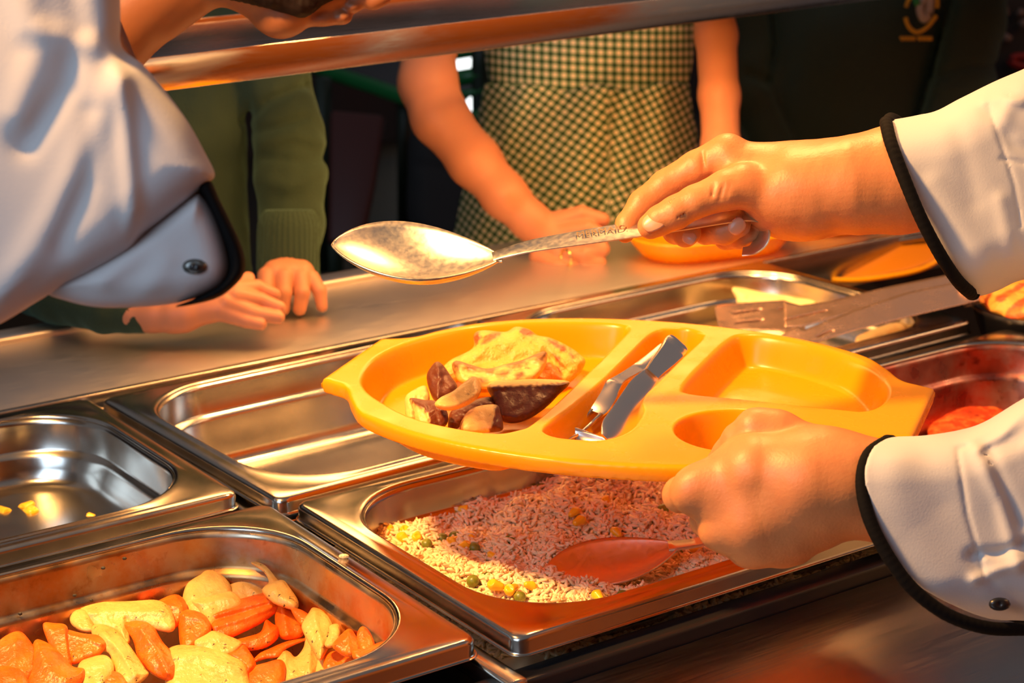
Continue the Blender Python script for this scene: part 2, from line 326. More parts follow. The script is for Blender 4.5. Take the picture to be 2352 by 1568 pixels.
def rring(cx, cy, a, b, r, z, K=14, S=8):
    pts = []
    for ci, (sx, sy) in enumerate(((1, 1), (-1, 1), (-1, -1), (1, -1))):
        for k in range(K+1):
            t = PI/2*ci+PI/2*k/K; pts.append((cx+sx*(a-r)+r*math.cos(t), cy+sy*(b-r)+r*math.sin(t), z))
        nx, ny = ((-1, 1), (-1, -1), (1, -1), (1, 1))[ci]; t = PI/2*(ci+1)
        q = (cx+nx*(a-r)+r*math.cos(t), cy+ny*(b-r)+r*math.sin(t)); p = pts[-1]
        for k in range(1, S): pts.append((p[0]+(q[0]-p[0])*k/S, p[1]+(q[1]-p[1])*k/S, z))
    return pts
def loft(rings, cap=True):
    n = len(rings[0]); V = [p for r in rings for p in r]; Fs = []
    for i in range(len(rings)-1):
        for k in range(n): k2 = (k+1) % n; Fs.append((i*n+k, i*n+k2, (i+1)*n+k2, (i+1)*n+k))
    if cap: Fs.append(tuple((len(rings)-1)*n+k for k in range(n)))
    return V, Fs
def make_pan(label, x0, y0, wd, dp, rot, depth, mat, z=0.006, rim=STEEL, group='steel food pans sunk in the counter'):
    t = thing('food_pan', label, 'food pan', (x0, y0, z), (0, 0, math.radians(rot)), group)
    a, b = wd/2, dp/2; R = lambda ins, zz, r: rring(a, b, a-ins, b-ins, r, zz)
    V, Fs = loft([R(-.0012, -.0098, .009), R(-.0005, -.0105, .009), R(.0002, -.009, .008), R(0, -.003, .008), R(.0008, -.0010, .008), R(.0026, 0, .008), R(.008, 0.0, .03), R(.0112, .0002, .058), R(.0125, .0012, .062), R(.0138, .0008, .062), R(.0148, -.001, .062)], cap=False)
    o = pymesh('rim', V, Fs, rim, t, True)
    m = o.modifiers.new('sheet', 'SOLIDIFY'); m.thickness = 0.0007; m.offset = -1
    V, Fs = loft([R(.0148, -.001, .062), R(.0153, -.005, .062), R(.0165, -.022, .061), R(.0180, -.0245, .060), R(.0200, -.0255, .059), R(.0208, -.028, .059), R(.0235, -depth+.012, .056), R(.0255, -depth+.005, .054), R(.030, -depth+.0012, .05), R(.036, -depth, .045), R(.06, -depth, .04), R(.09, -depth, .018)])
    o = pymesh('basin', V, Fs, mat, t, True)
    m = o.modifiers.new('sheet', 'SOLIDIFY'); m.thickness = 0.0007; m.offset = 1
    return t
make_pan('steel food pan at the left edge, empty but for a few corn kernels', -.333, .270, .320, .236, .5, .046, STEEL)
make_pan('wide empty shallow steel food pan left of the yellow tray', -.001, .2455, .318, .255, 1.8, .065, STEEL)
make_pan('steel food pan filled with rice, corn and peas', .006, -.001, .318, .240, 0, .065, STEEL)
make_pan('sauce stained steel food pan holding carrots and parsnips', -.325, .014, .317, .236, -.3, .100, STEELD)
make_pan('steel food pan under the tongs with two cheesy slices left in it', .326, .259, .318, .252, 1.6, .050, STEEL)
make_pan('tomato stained steel food pan with red sauce at the right edge', .332, .0, .316, .238, 0, .075, STEELR)
# ------------------------------------------------------------------ yellow trays
TC = np.array([.1735, .12475]); TU = np.array([.594, -.8045]); TV = np.array([.8045, .594]); TZ = 0.080
def tray_polys():
    out = [(-178, -45), (-178.5, -43), (-178, 0), (-177.5, 43), (-176.5, 45.5), (-170, 48), (-158, 56), (-148, 74), (-131, 96), (-108, 113), (-80, 126), (-45, 135), (0, 139), (45, 135), (80, 126), (108, 113), (131, 97), (146, 76), (158, 56), (170, 49)]
    out = out+[(-x, -y) for x, y in out]
    big = cr([(-161, -28), (-166, 4), (-161, 36), (-147, 66), (-127, 92), (-98, 110), (-60, 122), (-36, 123), (-27, 115), (-25, 90), (-25, 0), (-27, -80), (-33, -102), (-50, -112), (-94, -102), (-128, -78), (-150, -54)])
    slot = cr([(-15, 60), (-14, 104), (-7, 121), (8, 126), (21, 119), (25, 104), (23, 60), (21, 10), (20, -25), (27, -50), (28, -82), (18, -103), (-4, -108), (-18, -103), (-23, -90), (-19, -50), (-16, 0)])
    rt = cr([(33, 4), (34, 60), (38, 110), (46, 124), (66, 125), (98, 112), (127, 90), (145, 64), (155, 36), (156, 8), (147, -11), (128, -13), (73, -11), (42, -10)])
    return out, [(big, 23, 11), (slot, 20, 8), (rt, 20, 12), (None, 26, 9)]
def tray_vol(st=1.0):
    out, comps = tray_polys()
    v = Vol((-184, -146, -32), (184, 146, 4), st); X = v.ax[0][:, None].astype(float); Y = v.ax[1][None, :].astype(float)
    P = cr(out, 5); d = polysd(X, Y, P)
    # round the outline's corners a little
    d = d+0.0; h = np.zeros(d.shape)
    for poly, D, wl in comps:
        c = polysd(X, Y, poly) if poly is not None else np.sqrt((X-84)**2+(Y+64)**2)-38
        t = np.clip(-c/wl, 0, 1); h = h-D*(t*t*(3-2*t))
        if D == 20: h = h+1.0*np.exp(-((-c-wl-3)/3)**2)*0
    t = np.clip((d+4.0)/4.0, 0, 1); h = h-3.0*t**3
    gx, gy = np.gradient(h, st); g = np.sqrt(1+gx**2+gy**2)
    Z = v.ax[2].reshape(1, 1, -1); th = 2.6
    f = np.abs(Z-(h-th/2)[:, :, None])/g[:, :, None]-th/2
    f = np.maximum(f, d[:, :, None]); D3 = d[:, :, None]+0*Z
    sk = np.maximum(np.abs(D3+1.6)-1.6, np.abs(Z+5.2)-4.2); v.F = smin(f, sk, 1.5).astype(np.float32); return v
tv = tray_vol(); tV, tQ = tv.mesh()
def make_tray(name, label, ctr, ang_u, z, group=None, tilt=0):
    o = npmesh(name, tV*0.001, tQ, YEL, None, True); o.location = (ctr[0], ctr[1], z); o.rotation_euler = (tilt, 0, ang_u)
    m = o.modifiers.new('smooth', 'SMOOTH'); m.iterations = 6; m.factor = 0.5
    return tag(o, label, 'tray', group)
t0 = make_tray('compartment_tray', 'yellow plastic compartment tray held over the pans, with potatoes and cutlery', TC, math.atan2(TU[1], TU[0]), TZ)
# small dishes waiting on the ledge behind the serving hand
def dish(label, px, py, wd, dp, rot=-.25):
    c = onz(px, py, 0.0005); R = []
    for ins, zz in ((.022, 0), (.016, .0006), (.006, .012), (.001, .0185), (0, .0195), (.0005, .021), (.003, .021), (.005, .019), (.010, .012), (.020, .004), (.030, .0035)):
        R.append(rring(0, 0, wd/2-ins, dp/2-ins, min(dp/2-ins, .055), zz, 10, 3))
    V, Fs = loft(R); o = pymesh('plastic_dish', V, Fs, YEL, None, True); o.location = (c[0], c[1], .0005); o.rotation_euler = (0, 0, rot)
    return tag(o, label, 'dish', 'yellow dishes waiting on the ledge')
dish('yellow plastic dish on the steel ledge just below the spoon hand', 1632, 578, .165, .10)
dish('yellow plastic dish on the ledge below the serving wrist', 1905, 530, .085, .08)
dish('yellow plastic dish on the ledge beside the serving cuff, mostly hidden', 2085, 508, .07, .08)
# ------------------------------------------------------------------ gantry shelf
sh = thing('gantry_shelf', 'brushed steel shelf with a deep front lip running above the counter', 'shelf', (0.3, 0.5, 0.24))
a0 = np.array([0.0361, 0.452]); a1 = np.array([0.775, 0.530]); du = (a1-a0)/np.linalg.norm(a1-a0); dv = np.array([-du[1], du[0]])
def shp(s, t, z): q = a0+du*s+dv*t; return (q[0], q[1], z)
def shbox(name, s0, s1, t0_, t1_, z0, z1, mat, bev=0.001):
    V = [shp(s0, t0_, z0), shp(s1, t0_, z0), shp(s1, t1_, z0), shp(s0, t1_, z0), shp(s0, t0_, z1), shp(s1, t0_, z1), shp(s1, t1_, z1), shp(s0, t1_, z1)]
    o = pymesh(name, V, [(3,2,1,0),(4,5,6,7),(0,1,5,4),(1,2,6,5),(2,3,7,6),(3,0,4,7)], mat); bevel(o, bev); return keep(o, sh)
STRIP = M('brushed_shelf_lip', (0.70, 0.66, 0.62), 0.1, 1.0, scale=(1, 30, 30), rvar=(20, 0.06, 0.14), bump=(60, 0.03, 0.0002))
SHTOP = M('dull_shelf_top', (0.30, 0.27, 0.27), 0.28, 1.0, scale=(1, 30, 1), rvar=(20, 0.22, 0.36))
shbox('front_lip', -0.9, 1.7, -0.0015, 0.0, 0.229, 0.2525, STRIP, .0004)
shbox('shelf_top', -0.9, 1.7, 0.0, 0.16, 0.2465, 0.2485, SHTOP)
shbox('rear_lip', -0.9, 1.7, 0.16, 0.1615, 0.229, 0.2525, STRIP, .0004)
for s in (-0.7, 1.5): shbox('post', s, s+.03, 0.06, 0.09, 0.0, 0.2465, STEELC, .003)
# ------------------------------------------------------------------ the server at the right: both hands, sleeves
def tofr(v, amp, sc, seed):
    v.noise(amp, sc, seed); return v
srv = thing('person', 'server in a white jacket at the right, holding a spoon and a yellow tray', 'person', tuple(U(2700, 900, 1.1)))
D1 = 1.06
v = Vol((1385, 270, -190), (2210, 640, 330), 2.6)
# forearm and wrist, flattened oval: two cones side by side in depth
for dz in (-14, 38):
    v.chain([(2200, 400, dz+50, 112), (2060, 412, dz+16, 116), (1960, 425, dz, 104), (1880, 432, dz, 92), (1830, 432, dz, 90)], 30)
# palm and back of the hand
v.cone((1880, 425, 40), (1700, 385, 45), 95, 62, 40)
v.cone((1870, 420, 90), (1740, 385, 130), 80, 52, 40)
v.cone((1860, 415, 120), (1780, 390, 190), 66, 46, 36)
v.ell((1815, 470, 30), (110, 78, 92), 34)
v.ell((1845, 505, 40), (88, 42, 70), 26)
v.cone((1860, 480, -20), (1700, 425, -42), 62, 46, 30)       # thumb metacarpal
v.ell((1672, 352, 45), (40, 42, 40), 24)
# thumb
v.chain([(1710, 428, -42, 50), (1668, 437, -52, 46), (1600, 462, -60, 38), (1552, 488, -58, 38), (1515, 506, -52, 34), (1494, 519, -48, 30)], 16, 10)
# index
v.chain([(1668, 352, 45, 43), (1600, 388, 55, 42), (1530, 428, 62, 38), (1478, 468, 52, 34), (1442, 516, 34, 28), (1436, 536, 22, 22)], 16, 10)
# middle, ring, little fingers curling back under the handle
v.chain([(1710, 372, 110, 42), (1640, 440, 130, 36), (1572, 500, 120, 34), (1552, 530, 70, 30), (1574, 538, 22, 29), (1586, 535, 4, 25)], 12, 8)
v.chain([(1745, 390, 160, 42), (1690, 460, 180, 36), (1622, 515, 140, 34), (1622, 530, 70, 31), (1664, 530, 18, 32), (1698, 518, -2, 26)], 12, 8)
v.chain([(1785, 410, 200, 38), (1735, 480, 205, 32), (1672, 535, 160, 29), (1668, 545, 100, 28), (1702, 544, 55, 27), (1725, 534, 35, 22)], 10, 8)
# creases: thumb web folds, thumb joint, wrist
for a, b, r in (((1662, 425, -100), (1650, 472, -98), 4), ((1678, 420, -104), (1662, 474, -100), 4.5), ((1694, 428, -108), (1678, 480, -100), 4), ((1640, 418, -96), (1636, 450, -96), 3.5)):
    v.cone(a, b, r, r*.7, 7, sub=True)
for x in (-9, 0, 9): v.cone((1541+x, 453+x*.2, -80), (1566+x, 500, -94), 2.2, 2.2, 4, sub=True)
v.cone((1578, 372, 8), (1586, 416, -2), 7, 4, 8, sub=True)
v.cone((1612, 350, 18), (1618, 392, 6), 4, 4, 9, sub=True)
v.cone((1790, 500, -62), (1868, 520, -40), 3, 3, 9, sub=True)
v.noise(0.9, 60, 3); v.noise(0.35, 16, 4)
V1, Q1 = v.mesh(); W1 = px2w(V1, D1)
# left hand under the tray rim
D2 = 0.965
v = Vol((1500, 920, -180), (2160, 1330, 330), 2.8)
for dz in (-10, 45): v.chain([(2150, 1150, dz+34, 100), (2030, 1128, dz+18, 108), (1940, 1115, dz+4, 112), (1870, 1112, dz, 118)], 30)
v.cone((1880, 1100, 20), (1740, 1092, 6), 118, 94, 40)
v.cone((1860, 1150, 20), (1740, 1200, 8), 110, 84, 40)
v.ell((1765, 1180, 12), (160, 118, 76), 36)
v.ell((1745, 1105, 30), (130, 110, 70), 30)
v.ell((1640, 1125, 10), (95, 72, 58), 30)                       # first knuckle
v.cone((1740, 1248, 18), (1800, 1215, 20), 50, 78, 24)          # last knuckles
v.cone((1668, 1222, 14), (1720, 1190, 10), 46, 60, 22)
v.ell((1592, 1128, 6), (46, 48, 44), 20)
v.ell((1652, 1222, 12), (42, 40, 40), 16)
v.ell((1722, 1262, 22), (46, 40, 42), 16)
v.ell((1800, 1268, 36), (60, 34, 44), 18)
# thumb over the rim into the cup
v.chain([(1860, 1040, 60, 62), (1790, 1002, 60, 58), (1738, 990, 62, 52), (1700, 1012, 78, 42), (1672, 1040, 98, 34), (1650, 1058, 118, 27)], 22, 12)
v.ell((1764, 992, 56), (60, 48, 44), 20)
# fingers curl beneath the tray
v.chain([(1590, 1130, 14, 44), (1562, 1136, 70, 40), (1562, 1130, 150, 36), (1600, 1122, 215, 30)], 14, 10)
v.chain([(1648, 1215, 20, 42), (1622, 1196, 90, 37), (1640, 1168, 190, 34), (1690, 1150, 260, 29)], 14, 10)
v.chain([(1720, 1258, 26, 42), (1690, 1232, 105, 36), (1710, 1196, 200, 33), (1760, 1170, 265, 28)], 14, 10)
v.chain([(1795, 1262, 40, 38), (1765, 1240, 115, 32), (1785, 1200, 200, 28), (1825, 1175, 250, 25)], 14, 10)
v.cone((1690, 1018, 14), (1640, 1052, 40), 5, 4, 10, sub=True)
v.noise(0.9, 60, 8); v.noise(0.3, 14, 9)
V2, Q2 = v.mesh(); W2 = px2w(V2, D2)
# out of the frame both arms join one torso
P0 = np.array(srv.location)
vb = Vol((2120, 180, -440), (2860, 1340, 320), 9)
vb.chain([(2190, 400, 125, 92), (2420, 390, 135, 92), (2660, 520, 60, 135)], 40); vb.chain([(2190, 400, 140, 92), (2420, 390, 160, 92)], 40)
vb.chain([(2130, 1140, -260, 90), (2420, 1130, -250, 92), (2660, 1000, -100, 135)], 40); vb.chain([(2130, 1140, -230, 90), (2420, 1130, -210, 92)], 40)
vb.cone((2660, 520, 60), (2660, 1000, -100), 140, 140, 40)
V3, Q3 = vb.mesh(); W3 = px2w(V3, 1.04)
body = npmesh('body', np.concatenate([W1, W2, W3])-P0, np.concatenate([Q1, Q2+len(W1), Q3+len(W1)+len(W2)]), SKIN, srv)
m = body.modifiers.new('smooth', 'SMOOTH'); m.iterations = 10; m.factor = 0.5
def nail(c, ax, wd, nrm, d0, L=26, W=21):
    """small curved plate lying on a fingertip; c,ax in photo px"""
    ax = np.array(ax, float); ax /= np.linalg.norm(ax); nrm = np.array(nrm, float); nrm -= ax*(nrm@ax); nrm /= np.linalg.norm(nrm); s = np.cross(nrm, ax)
    V = []; Fs = []; n, mm = 12, 10
    for i in range(n+1):
        a = -1+2*i/n
        for j in range(mm+1):
            b = -1+2*j/mm; ww = W*(1-0.35*max(0, abs(a))**4)*(1 if a < 0 else 1-.1*a)
            V.append(np.array(c)+ax*L*a*(1-0.12*b*b)+s*ww*b+nrm*(-6*b*b-3*a*a))
    for i in range(n):
        for j in range(mm): k = i*(mm+1)+j; Fs.append((k, k+1, k+mm+2, k+mm+1))
    W_ = px2w(np.array(V), d0)-P0; o = pymesh('fingernail', W_, Fs, NAIL, srv, True)
    m = o.modifiers.new('thick', 'SOLIDIFY'); m.thickness = 0.0006; m.offset = 0
nail((1500, 508, -84), (-.86, .42, .12), 20, (-.1, -.32, -1), D1, 27, 22)
nail((1582, 545, -22), (.75, .45, -.3), 16, (.2, .15, -1), D1, 17, 15)
nail((1693, 520, -32), (.72, -.62, -.1), 16, (.1, .0, -1), D1, 21, 17)
# sleeves
ridU = [([(2290, 190), (2262, 250), (2330, 330), (2400, 360)], -9, 16), ([(2262, 232), (2300, 222), (2345, 235)], 14, 12), ([(2130, 262), (2262, 420), (2280, 640)], 6, 60), ([(2352, 180), (2330, 215), (2300, 280)], 12, 22),
        ([(2270, 240), (2300, 330), (2330, 420), (2345, 520)], -5, 5), ([(2300, 365), (2352, 375)], -5, 6), ([(2350, 200), (2440, 260)], 14, 24), ([(2150, 420), (2260, 600)], 8, 30), ([(2200, 300), (2240, 460)], -5, 26), ([(2300, 460), (2330, 600)], 9, 20)]
ridL = [([(2270, 962), (2232, 1010), (2300, 1150), (2340, 1300)], 14, 18), ([(2200, 1040), (2222, 1180), (2262, 1320)], -6, 6), ([(2200, 1030), (2222, 1022)], -8, 6), ([(2400, 960), (2330, 1010), (2262, 1030)], -12, 22), ([(2352, 940), (2300, 1000), (2250, 1030)], 12, 12),
        ([(2352, 1250), (2290, 1270), (2238, 1270)], -14, 12), ([(2352, 1290), (2290, 1310), (2240, 1330)], 12, 14), ([(2270, 1030), (2310, 1130), (2345, 1200)], -10, 16), ([(2060, 1060), (2080, 1220), (2160, 1330)], 8, 50), ([(2230, 1280), (2290, 1350), (2352, 1390)], -9, 16), ([(2120, 1000), (2160, 1150)], -5, 40)]
cU1 = [(2034, 286), (2060, 268), (2140, 258), (2205, 226), (2282, 188), (2352, 158), (2460, 110), (2600, 100), (2610, 640), (2460, 640), (2352, 642), (2290, 668), (2238, 680), (2200, 655), (2146, 565), (2096, 460), (2056, 360)]
ps = puff([(1780, 330), (1900, 290), (2040, 276), (2140, 256), (2205, 226), (2282, 188), (2352, 158), (2460, 110), (2600, 100), (2610, 640), (2460, 640), (2352, 642), (2290, 668), (2232, 686), (2120, 690), (1960, 660), (1830, 610), (1760, 460)], lambda X, Y: 30+(X-2040)*.12, 185, 120, 5, ridU, (3, 130, 5), clip=cU1, hollow=9)
volobj('sleeve', ps, CLOTH, srv, D1, 2)
cU2 = [(2026, 1012), (2055, 1003), (2120, 1000), (2200, 988), (2262, 968), (2352, 914), (2460, 860), (2620, 820), (2640, 1430), (2460, 1432), (2352, 1425), (2270, 1420), (2180, 1385), (2100, 1336), (2034, 1250), (1998, 1162), (1986, 1085), (2002, 1032)]
ps = puff([(1740, 1080), (1850, 1000), (2000, 995), (2120, 992), (2200, 985), (2262, 966), (2352, 912), (2460, 860), (2620, 820), (2640, 1440), (2460, 1442), (2352, 1436), (2230, 1440), (2100, 1440), (1960, 1410), (1820, 1330), (1740, 1200)], lambda X, Y: 20+(X-2000)*.10, 185, 120, 5, ridL, (4, 150, 6), clip=cU2, hollow=9)
volobj('sleeve', ps, CLOTH, srv, D2, 2)
ps = puff([(2560, 60), (2760, 60), (2900, 300), (2920, 1200), (2760, 1500), (2560, 1480), (2520, 760)], 20, 260, 150, 12)
volobj('jacket', ps, CLOTH, srv, 1.04, 2)
def trim(front, back, zf, zb, r, d0, par, name='cuff_trim', st=3.5):
    f = cr(front, 6, False); b = cr(back, 6, False); P = []
    for i, q in enumerate(f): t = i/(len(f)-1); P.append((q[0]-5, q[1], zf*math.sin(PI*t)**.55))
    for i, q in enumerate(b): t = i/(len(b)-1); P.append((q[0], q[1], zb*math.sin(PI*t)))
    P = np.array(P); lo = P.min(0)-r*3; hi = P.max(0)+r*3; vv = Vol(lo, hi, st)
    for i in range(len(P)): vv.cone(P[i], P[(i+1) % len(P)], r, r, 3)
    return volobj(name, vv, TRIM, par, d0, 2)
trim([(2040, 282), (2052, 330), (2082, 410), (2120, 500), (2165, 585), (2205, 645), (2236, 674)], [(2236, 674), (2190, 560), (2130, 420), (2075, 300), (2048, 274), (2040, 282)], -186, 190, 15, D1, srv)
trim([(2042, 1014), (2000, 1045), (1985, 1105), (1998, 1180), (2035, 1260), (2095, 1345), (2175, 1408), (2265, 1440), (2352, 1444), (2440, 1438)], [(2440, 1438), (2300, 1400), (2200, 1300), (2110, 1150), (2060, 1030), (2042, 1014)], -184, 170, 15.5, D2, srv)
def snap(px, py, z, d0, r, par, mat=BLACKP):
    vv = Vol((px-2*r, py-2*r, z-2*r), (px+2*r, py+2*r, z+2*r), r/6); vv.ell((px, py, z), (r, r*.62, r*.45), 1); vv.cone((px, py, z-r*.45), (px, py, z-r*.6), r*.25, r*.2, 2, True)
    return volobj('snap_button', vv, mat, par, d0)
snap(2296, 1387, -146, D2, 26, srv)
# ------------------------------------------------------------------ serving spoon held over the tray
def ribbon(name, cen, wdir, wid, th, mat, parent=None, d0=None, n=2):
    """strap: centres (px,py,z), width directions, half widths, half thickness, all in photo px"""
    C_ = cr(cen, 5, False); W_ = cr([(*w_, ) for w_ in wdir], 5, False); H = cr([(x, 0, 0) for x in wid], 5, False)[:, 0]
    V = []; Fs = []
    prof = [(-1, -.5), (-.9, -1), (.9, -1), (1, -.5), (1, .5), (.9, 1), (-.9, 1), (-1, .5)]; k = len(prof)
    for i in range(len(C_)):
        t = C_[min(i+1, len(C_)-1)]-C_[max(i-1, 0)]; t /= np.linalg.norm(t); w_ = W_[i]-t*(W_[i]@t); w_ /= np.linalg.norm(w_); nn = np.cross(t, w_)
        for a, b in prof: V.append(C_[i]+w_*H[i]*a+nn*th*b)
    for i in range(len(C_)-1):
        for a in range(k): Fs.append((i*k+a, i*k+(a+1) % k, (i+1)*k+(a+1) % k, (i+1)*k+a))
    Fs.append(tuple(range(k))[::-1]); Fs.append(tuple((len(C_)-1)*k+a for a in range(k)))
    V = np.array(V); V = px2w(V, d0) if d0 else V
    o = pymesh(name, V, Fs, mat, None, True)
    o.data.polygons.foreach_set('use_smooth', [True]*len(Fs))
    m = o.modifiers.new('es', 'EDGE_SPLIT'); m.split_angle = math.radians(50)
    if parent is not None: keep(o, parent)
    return o
def spoon_bowl(name, tip, neck, half, wvec, nvec, depth, mat, par, d0, keepbowl=True, NS=44, NT=24):
    """egg-shaped bowl between tip and neck (px space)"""
    tip, neck, wv, nv = [np.array(x, float) for x in (tip, neck, wvec, nvec)]; wv /= np.linalg.norm(wv); nv /= np.linalg.norm(nv)
    V = []; Fs = []
    for i in range(NS+1):
        s = (1-math.cos(PI*i/NS))/2; wh = half*(math.sin(PI*s**0.92)**0.72)*(1-0.20*(s-.42)) if 0 < s < 1 else 0.0
        wh = max(wh, half*0.17*max(0, (s-.86)/.14)**.7 if s > .86 else 0)
        for j in range(NT+1):
            t = -1+2*j/NT; r = max(0, 1-t*t); e = math.sin(PI*min(max(s, 0), 1))
            V.append(tip+(neck-tip)*s+wv*wh*t-nv*depth*(e**.8)*(r**.9))
    for i in range(NS):
        for j in range(NT): k = i*(NT+1)+j; Fs.append((k, k+1, k+NT+2, k+NT+1))
    o = pymesh(name, px2w(np.array(V), d0), Fs, mat, None, True)
    m = o.modifiers.new('thick', 'SOLIDIFY'); m.thickness = 0.0014; m.offset = 0
    return keep(o, par)
sp = thing('serving_spoon', 'large shiny steel serving spoon held by the server above the tray', 'serving spoon', tuple(U(1300, 560, D1)))
WD = (0.06, 0.50, -0.86)
spoon_bowl('bowl', (763, 562, 0), (1152, 590, 8), 132, WD, (0, -.86, -.5), 62, STEELM, sp, D1)
ribbon('handle', [(1132, 590, 8), (1156, 582, 6), (1230, 563, 0), (1400, 536, -3), (1560, 513, -4), (1660, 498, -4), (1718, 494, 0), (1752, 512, 4), (1752, 548, 8), (1730, 572, 10), (1706, 578, 14)],
       [WD, WD, WD, WD, WD, WD, (.15, .45, -.85), (.35, .35, -.85), (.5, .2, -.8), (.5, .2, -.8), (.4, .3, -.8)], [19, 20, 27, 34, 33, 31, 29, 28, 27, 25, 20], 3.0, STEELM, sp, D1)
def letters(txt, p, xdir, ydir, size, mat, par, d0, name='engraved_lettering', depth=0.00012):
    c = bpy.data.curves.new(name, 'FONT'); c.body = txt; c.size = 1.0; c.extrude = 0.01; c.align_x = 'CENTER'
    o = bpy.data.objects.new(name, c); COL.objects.link(o)
    dg = bpy.context.evaluated_depsgraph_get(); me = bpy.data.meshes.new_from_object(o.evaluated_get(dg)); bpy.data.objects.remove(o)
    X = np.array(xdir, float); X /= np.linalg.norm(X); Y = np.array(ydir, float); Y -= X*(Y@X); Y /= np.linalg.norm(Y); Z = np.cross(X, Y)
    p = np.array(p, float)
    for v_ in me.vertices: q = p+X*v_.co.x*size+Y*v_.co.y*size+Z*(v_.co.z*size); v_.co = Vector(px2w(q[None], d0)[0] if d0 else q)
    me.materials.clear(); me.materials.append(mat); ob = bpy.data.objects.new(name, me); COL.objects.link(ob); return keep(ob, par)
ENG = M('engraving', (0.30, 0.20, 0.10), 0.5, 0.6)
letters('MERMAID.', (1384, 533, -9), (170, -26, -1), (0.05, -.5, .86), 27, ENG, sp, D1)
letters('STAINLESS STEEL', (1400, 541, -16), (170, -26, -1), (0.05, -.5, .86), 12, ENG, sp, D1)
# ------------------------------------------------------------------ cutlery lying in the tray's slot
def tl(u, v_, z): q = TC+TU*u*.001+TV*v_*.001; return np.array([q[0], q[1], TZ+z*.001])
def tpx(px, py, z): return np.array(onz(px, py, TZ+z*.001))
def wribbon(name, cen, wdir, wid, th, mat, par): return ribbon(name, [tuple(c*1000) for c in cen], wdir, wid, th, mat, None) if False else _wr(name, cen, wdir, wid, th, mat, par)
def _wr(name, cen, wdir, wid, th, mat, par):
    o = ribbon(name, [tuple(np.array(c)*1000) for c in cen], wdir, wid, th, mat); o.data.transform(Matrix.Scale(.001, 4)); return keep(o, par)
def dvec(a, b): d = np.array(b)-np.array(a); return d/np.linalg.norm(d)
kn = thing('table_knife', 'steel table knife with a rounded blade lying in the tray slot', 'knife', tuple(tpx(1470, 900, -10)))
a, b = tpx(1392, 1000, -6), tpx(1548, 800, 1); ax = dvec(a, b); wv = np.cross(ax, [0, 0, 1.0]); wv = wv/np.linalg.norm(wv)*.75+np.array([0, 0, -.62])
L = lambda t, o=0: a+(b-a)*t+wv*o*.001
_wr('blade', [L(-.02), L(.06, 1), L(.2, 3.5), L(.38, 3), L(.50, 2), L(.60, 0), L(.66, -1)], [wv]*7, [2.5, 7.5, 10.5, 11, 10.5, 7.5, 5.5], .6, CUTL, kn)
_wr('handle', [L(.65, -1), L(.72, -1), L(.9, 0), L(1.04, 0), L(1.07, 0)], [wv]*5, [5, 5.6, 7.4, 8.4, 5], 2.0, CUTL, kn)
fk = thing('table_fork', 'steel table fork lying under the knife in the tray slot', 'fork', tuple(tpx(1400, 950, -14)))
a2, b2 = tpx(1292, 985, -13), tpx(1540, 812, -5); ax = dvec(a2, b2); wf_ = np.cross(ax, [0, 0, 1.0]); wf_ = wf_/np.linalg.norm(wf_)+np.array([0, 0, -.25])
L = lambda t, o=0, z=0: a2+(b2-a2)*t+wf_*o*.001+np.array([0, 0, z*.001])
_wr('neck', [L(.20, 0, 2), L(.26, 0, 3), L(.36, 0, 4), L(.48, 0, 6), L(.60, 0, 5.5), L(.8, 0, 4), L(1.0, 0, 3)], [wf_]*7, [11, 11.5, 8.5, 4.2, 3.8, 5.6, 8], 1.1, CUTL, fk)
for o_ in (-9.3, -3.1, 3.1, 9.3):
    P_ = [L(.21, o_, 2.2), L(.12, o_, .6), L(.03, o_, -.5), L(-.06, o_*.95, .6)]
    keep(tube('tine', P_, [.0017, .0016, .0014, .0005], CUTL, None, 8), fk)
ts = thing('table_spoon', 'steel spoon half hidden beneath the fork tines in the tray slot', 'spoon', tuple(tpx(1320, 1000, -15)))
q0 = w2px(tpx(1248, 992, -12), 1.0); q1 = w2px(tpx(1400, 1012, -16), 1.0)
spoon_bowl('bowl', q0, q1, 62, (.5, .45, -.7), (0, -.9, -.42), 24, CUTL, ts, 1.0, NS=24, NT=12)
e1, e2, e3 = tpx(1395, 1010, -16), tpx(1430, 985, -15), tpx(1545, 815, -8)
_wr('handle', [e1, (e1+e2)/2, e2, (e2+e3)/2, e3], [wf_]*5, [4, 3, 3, 5, 7], 1.0, CUTL, ts)
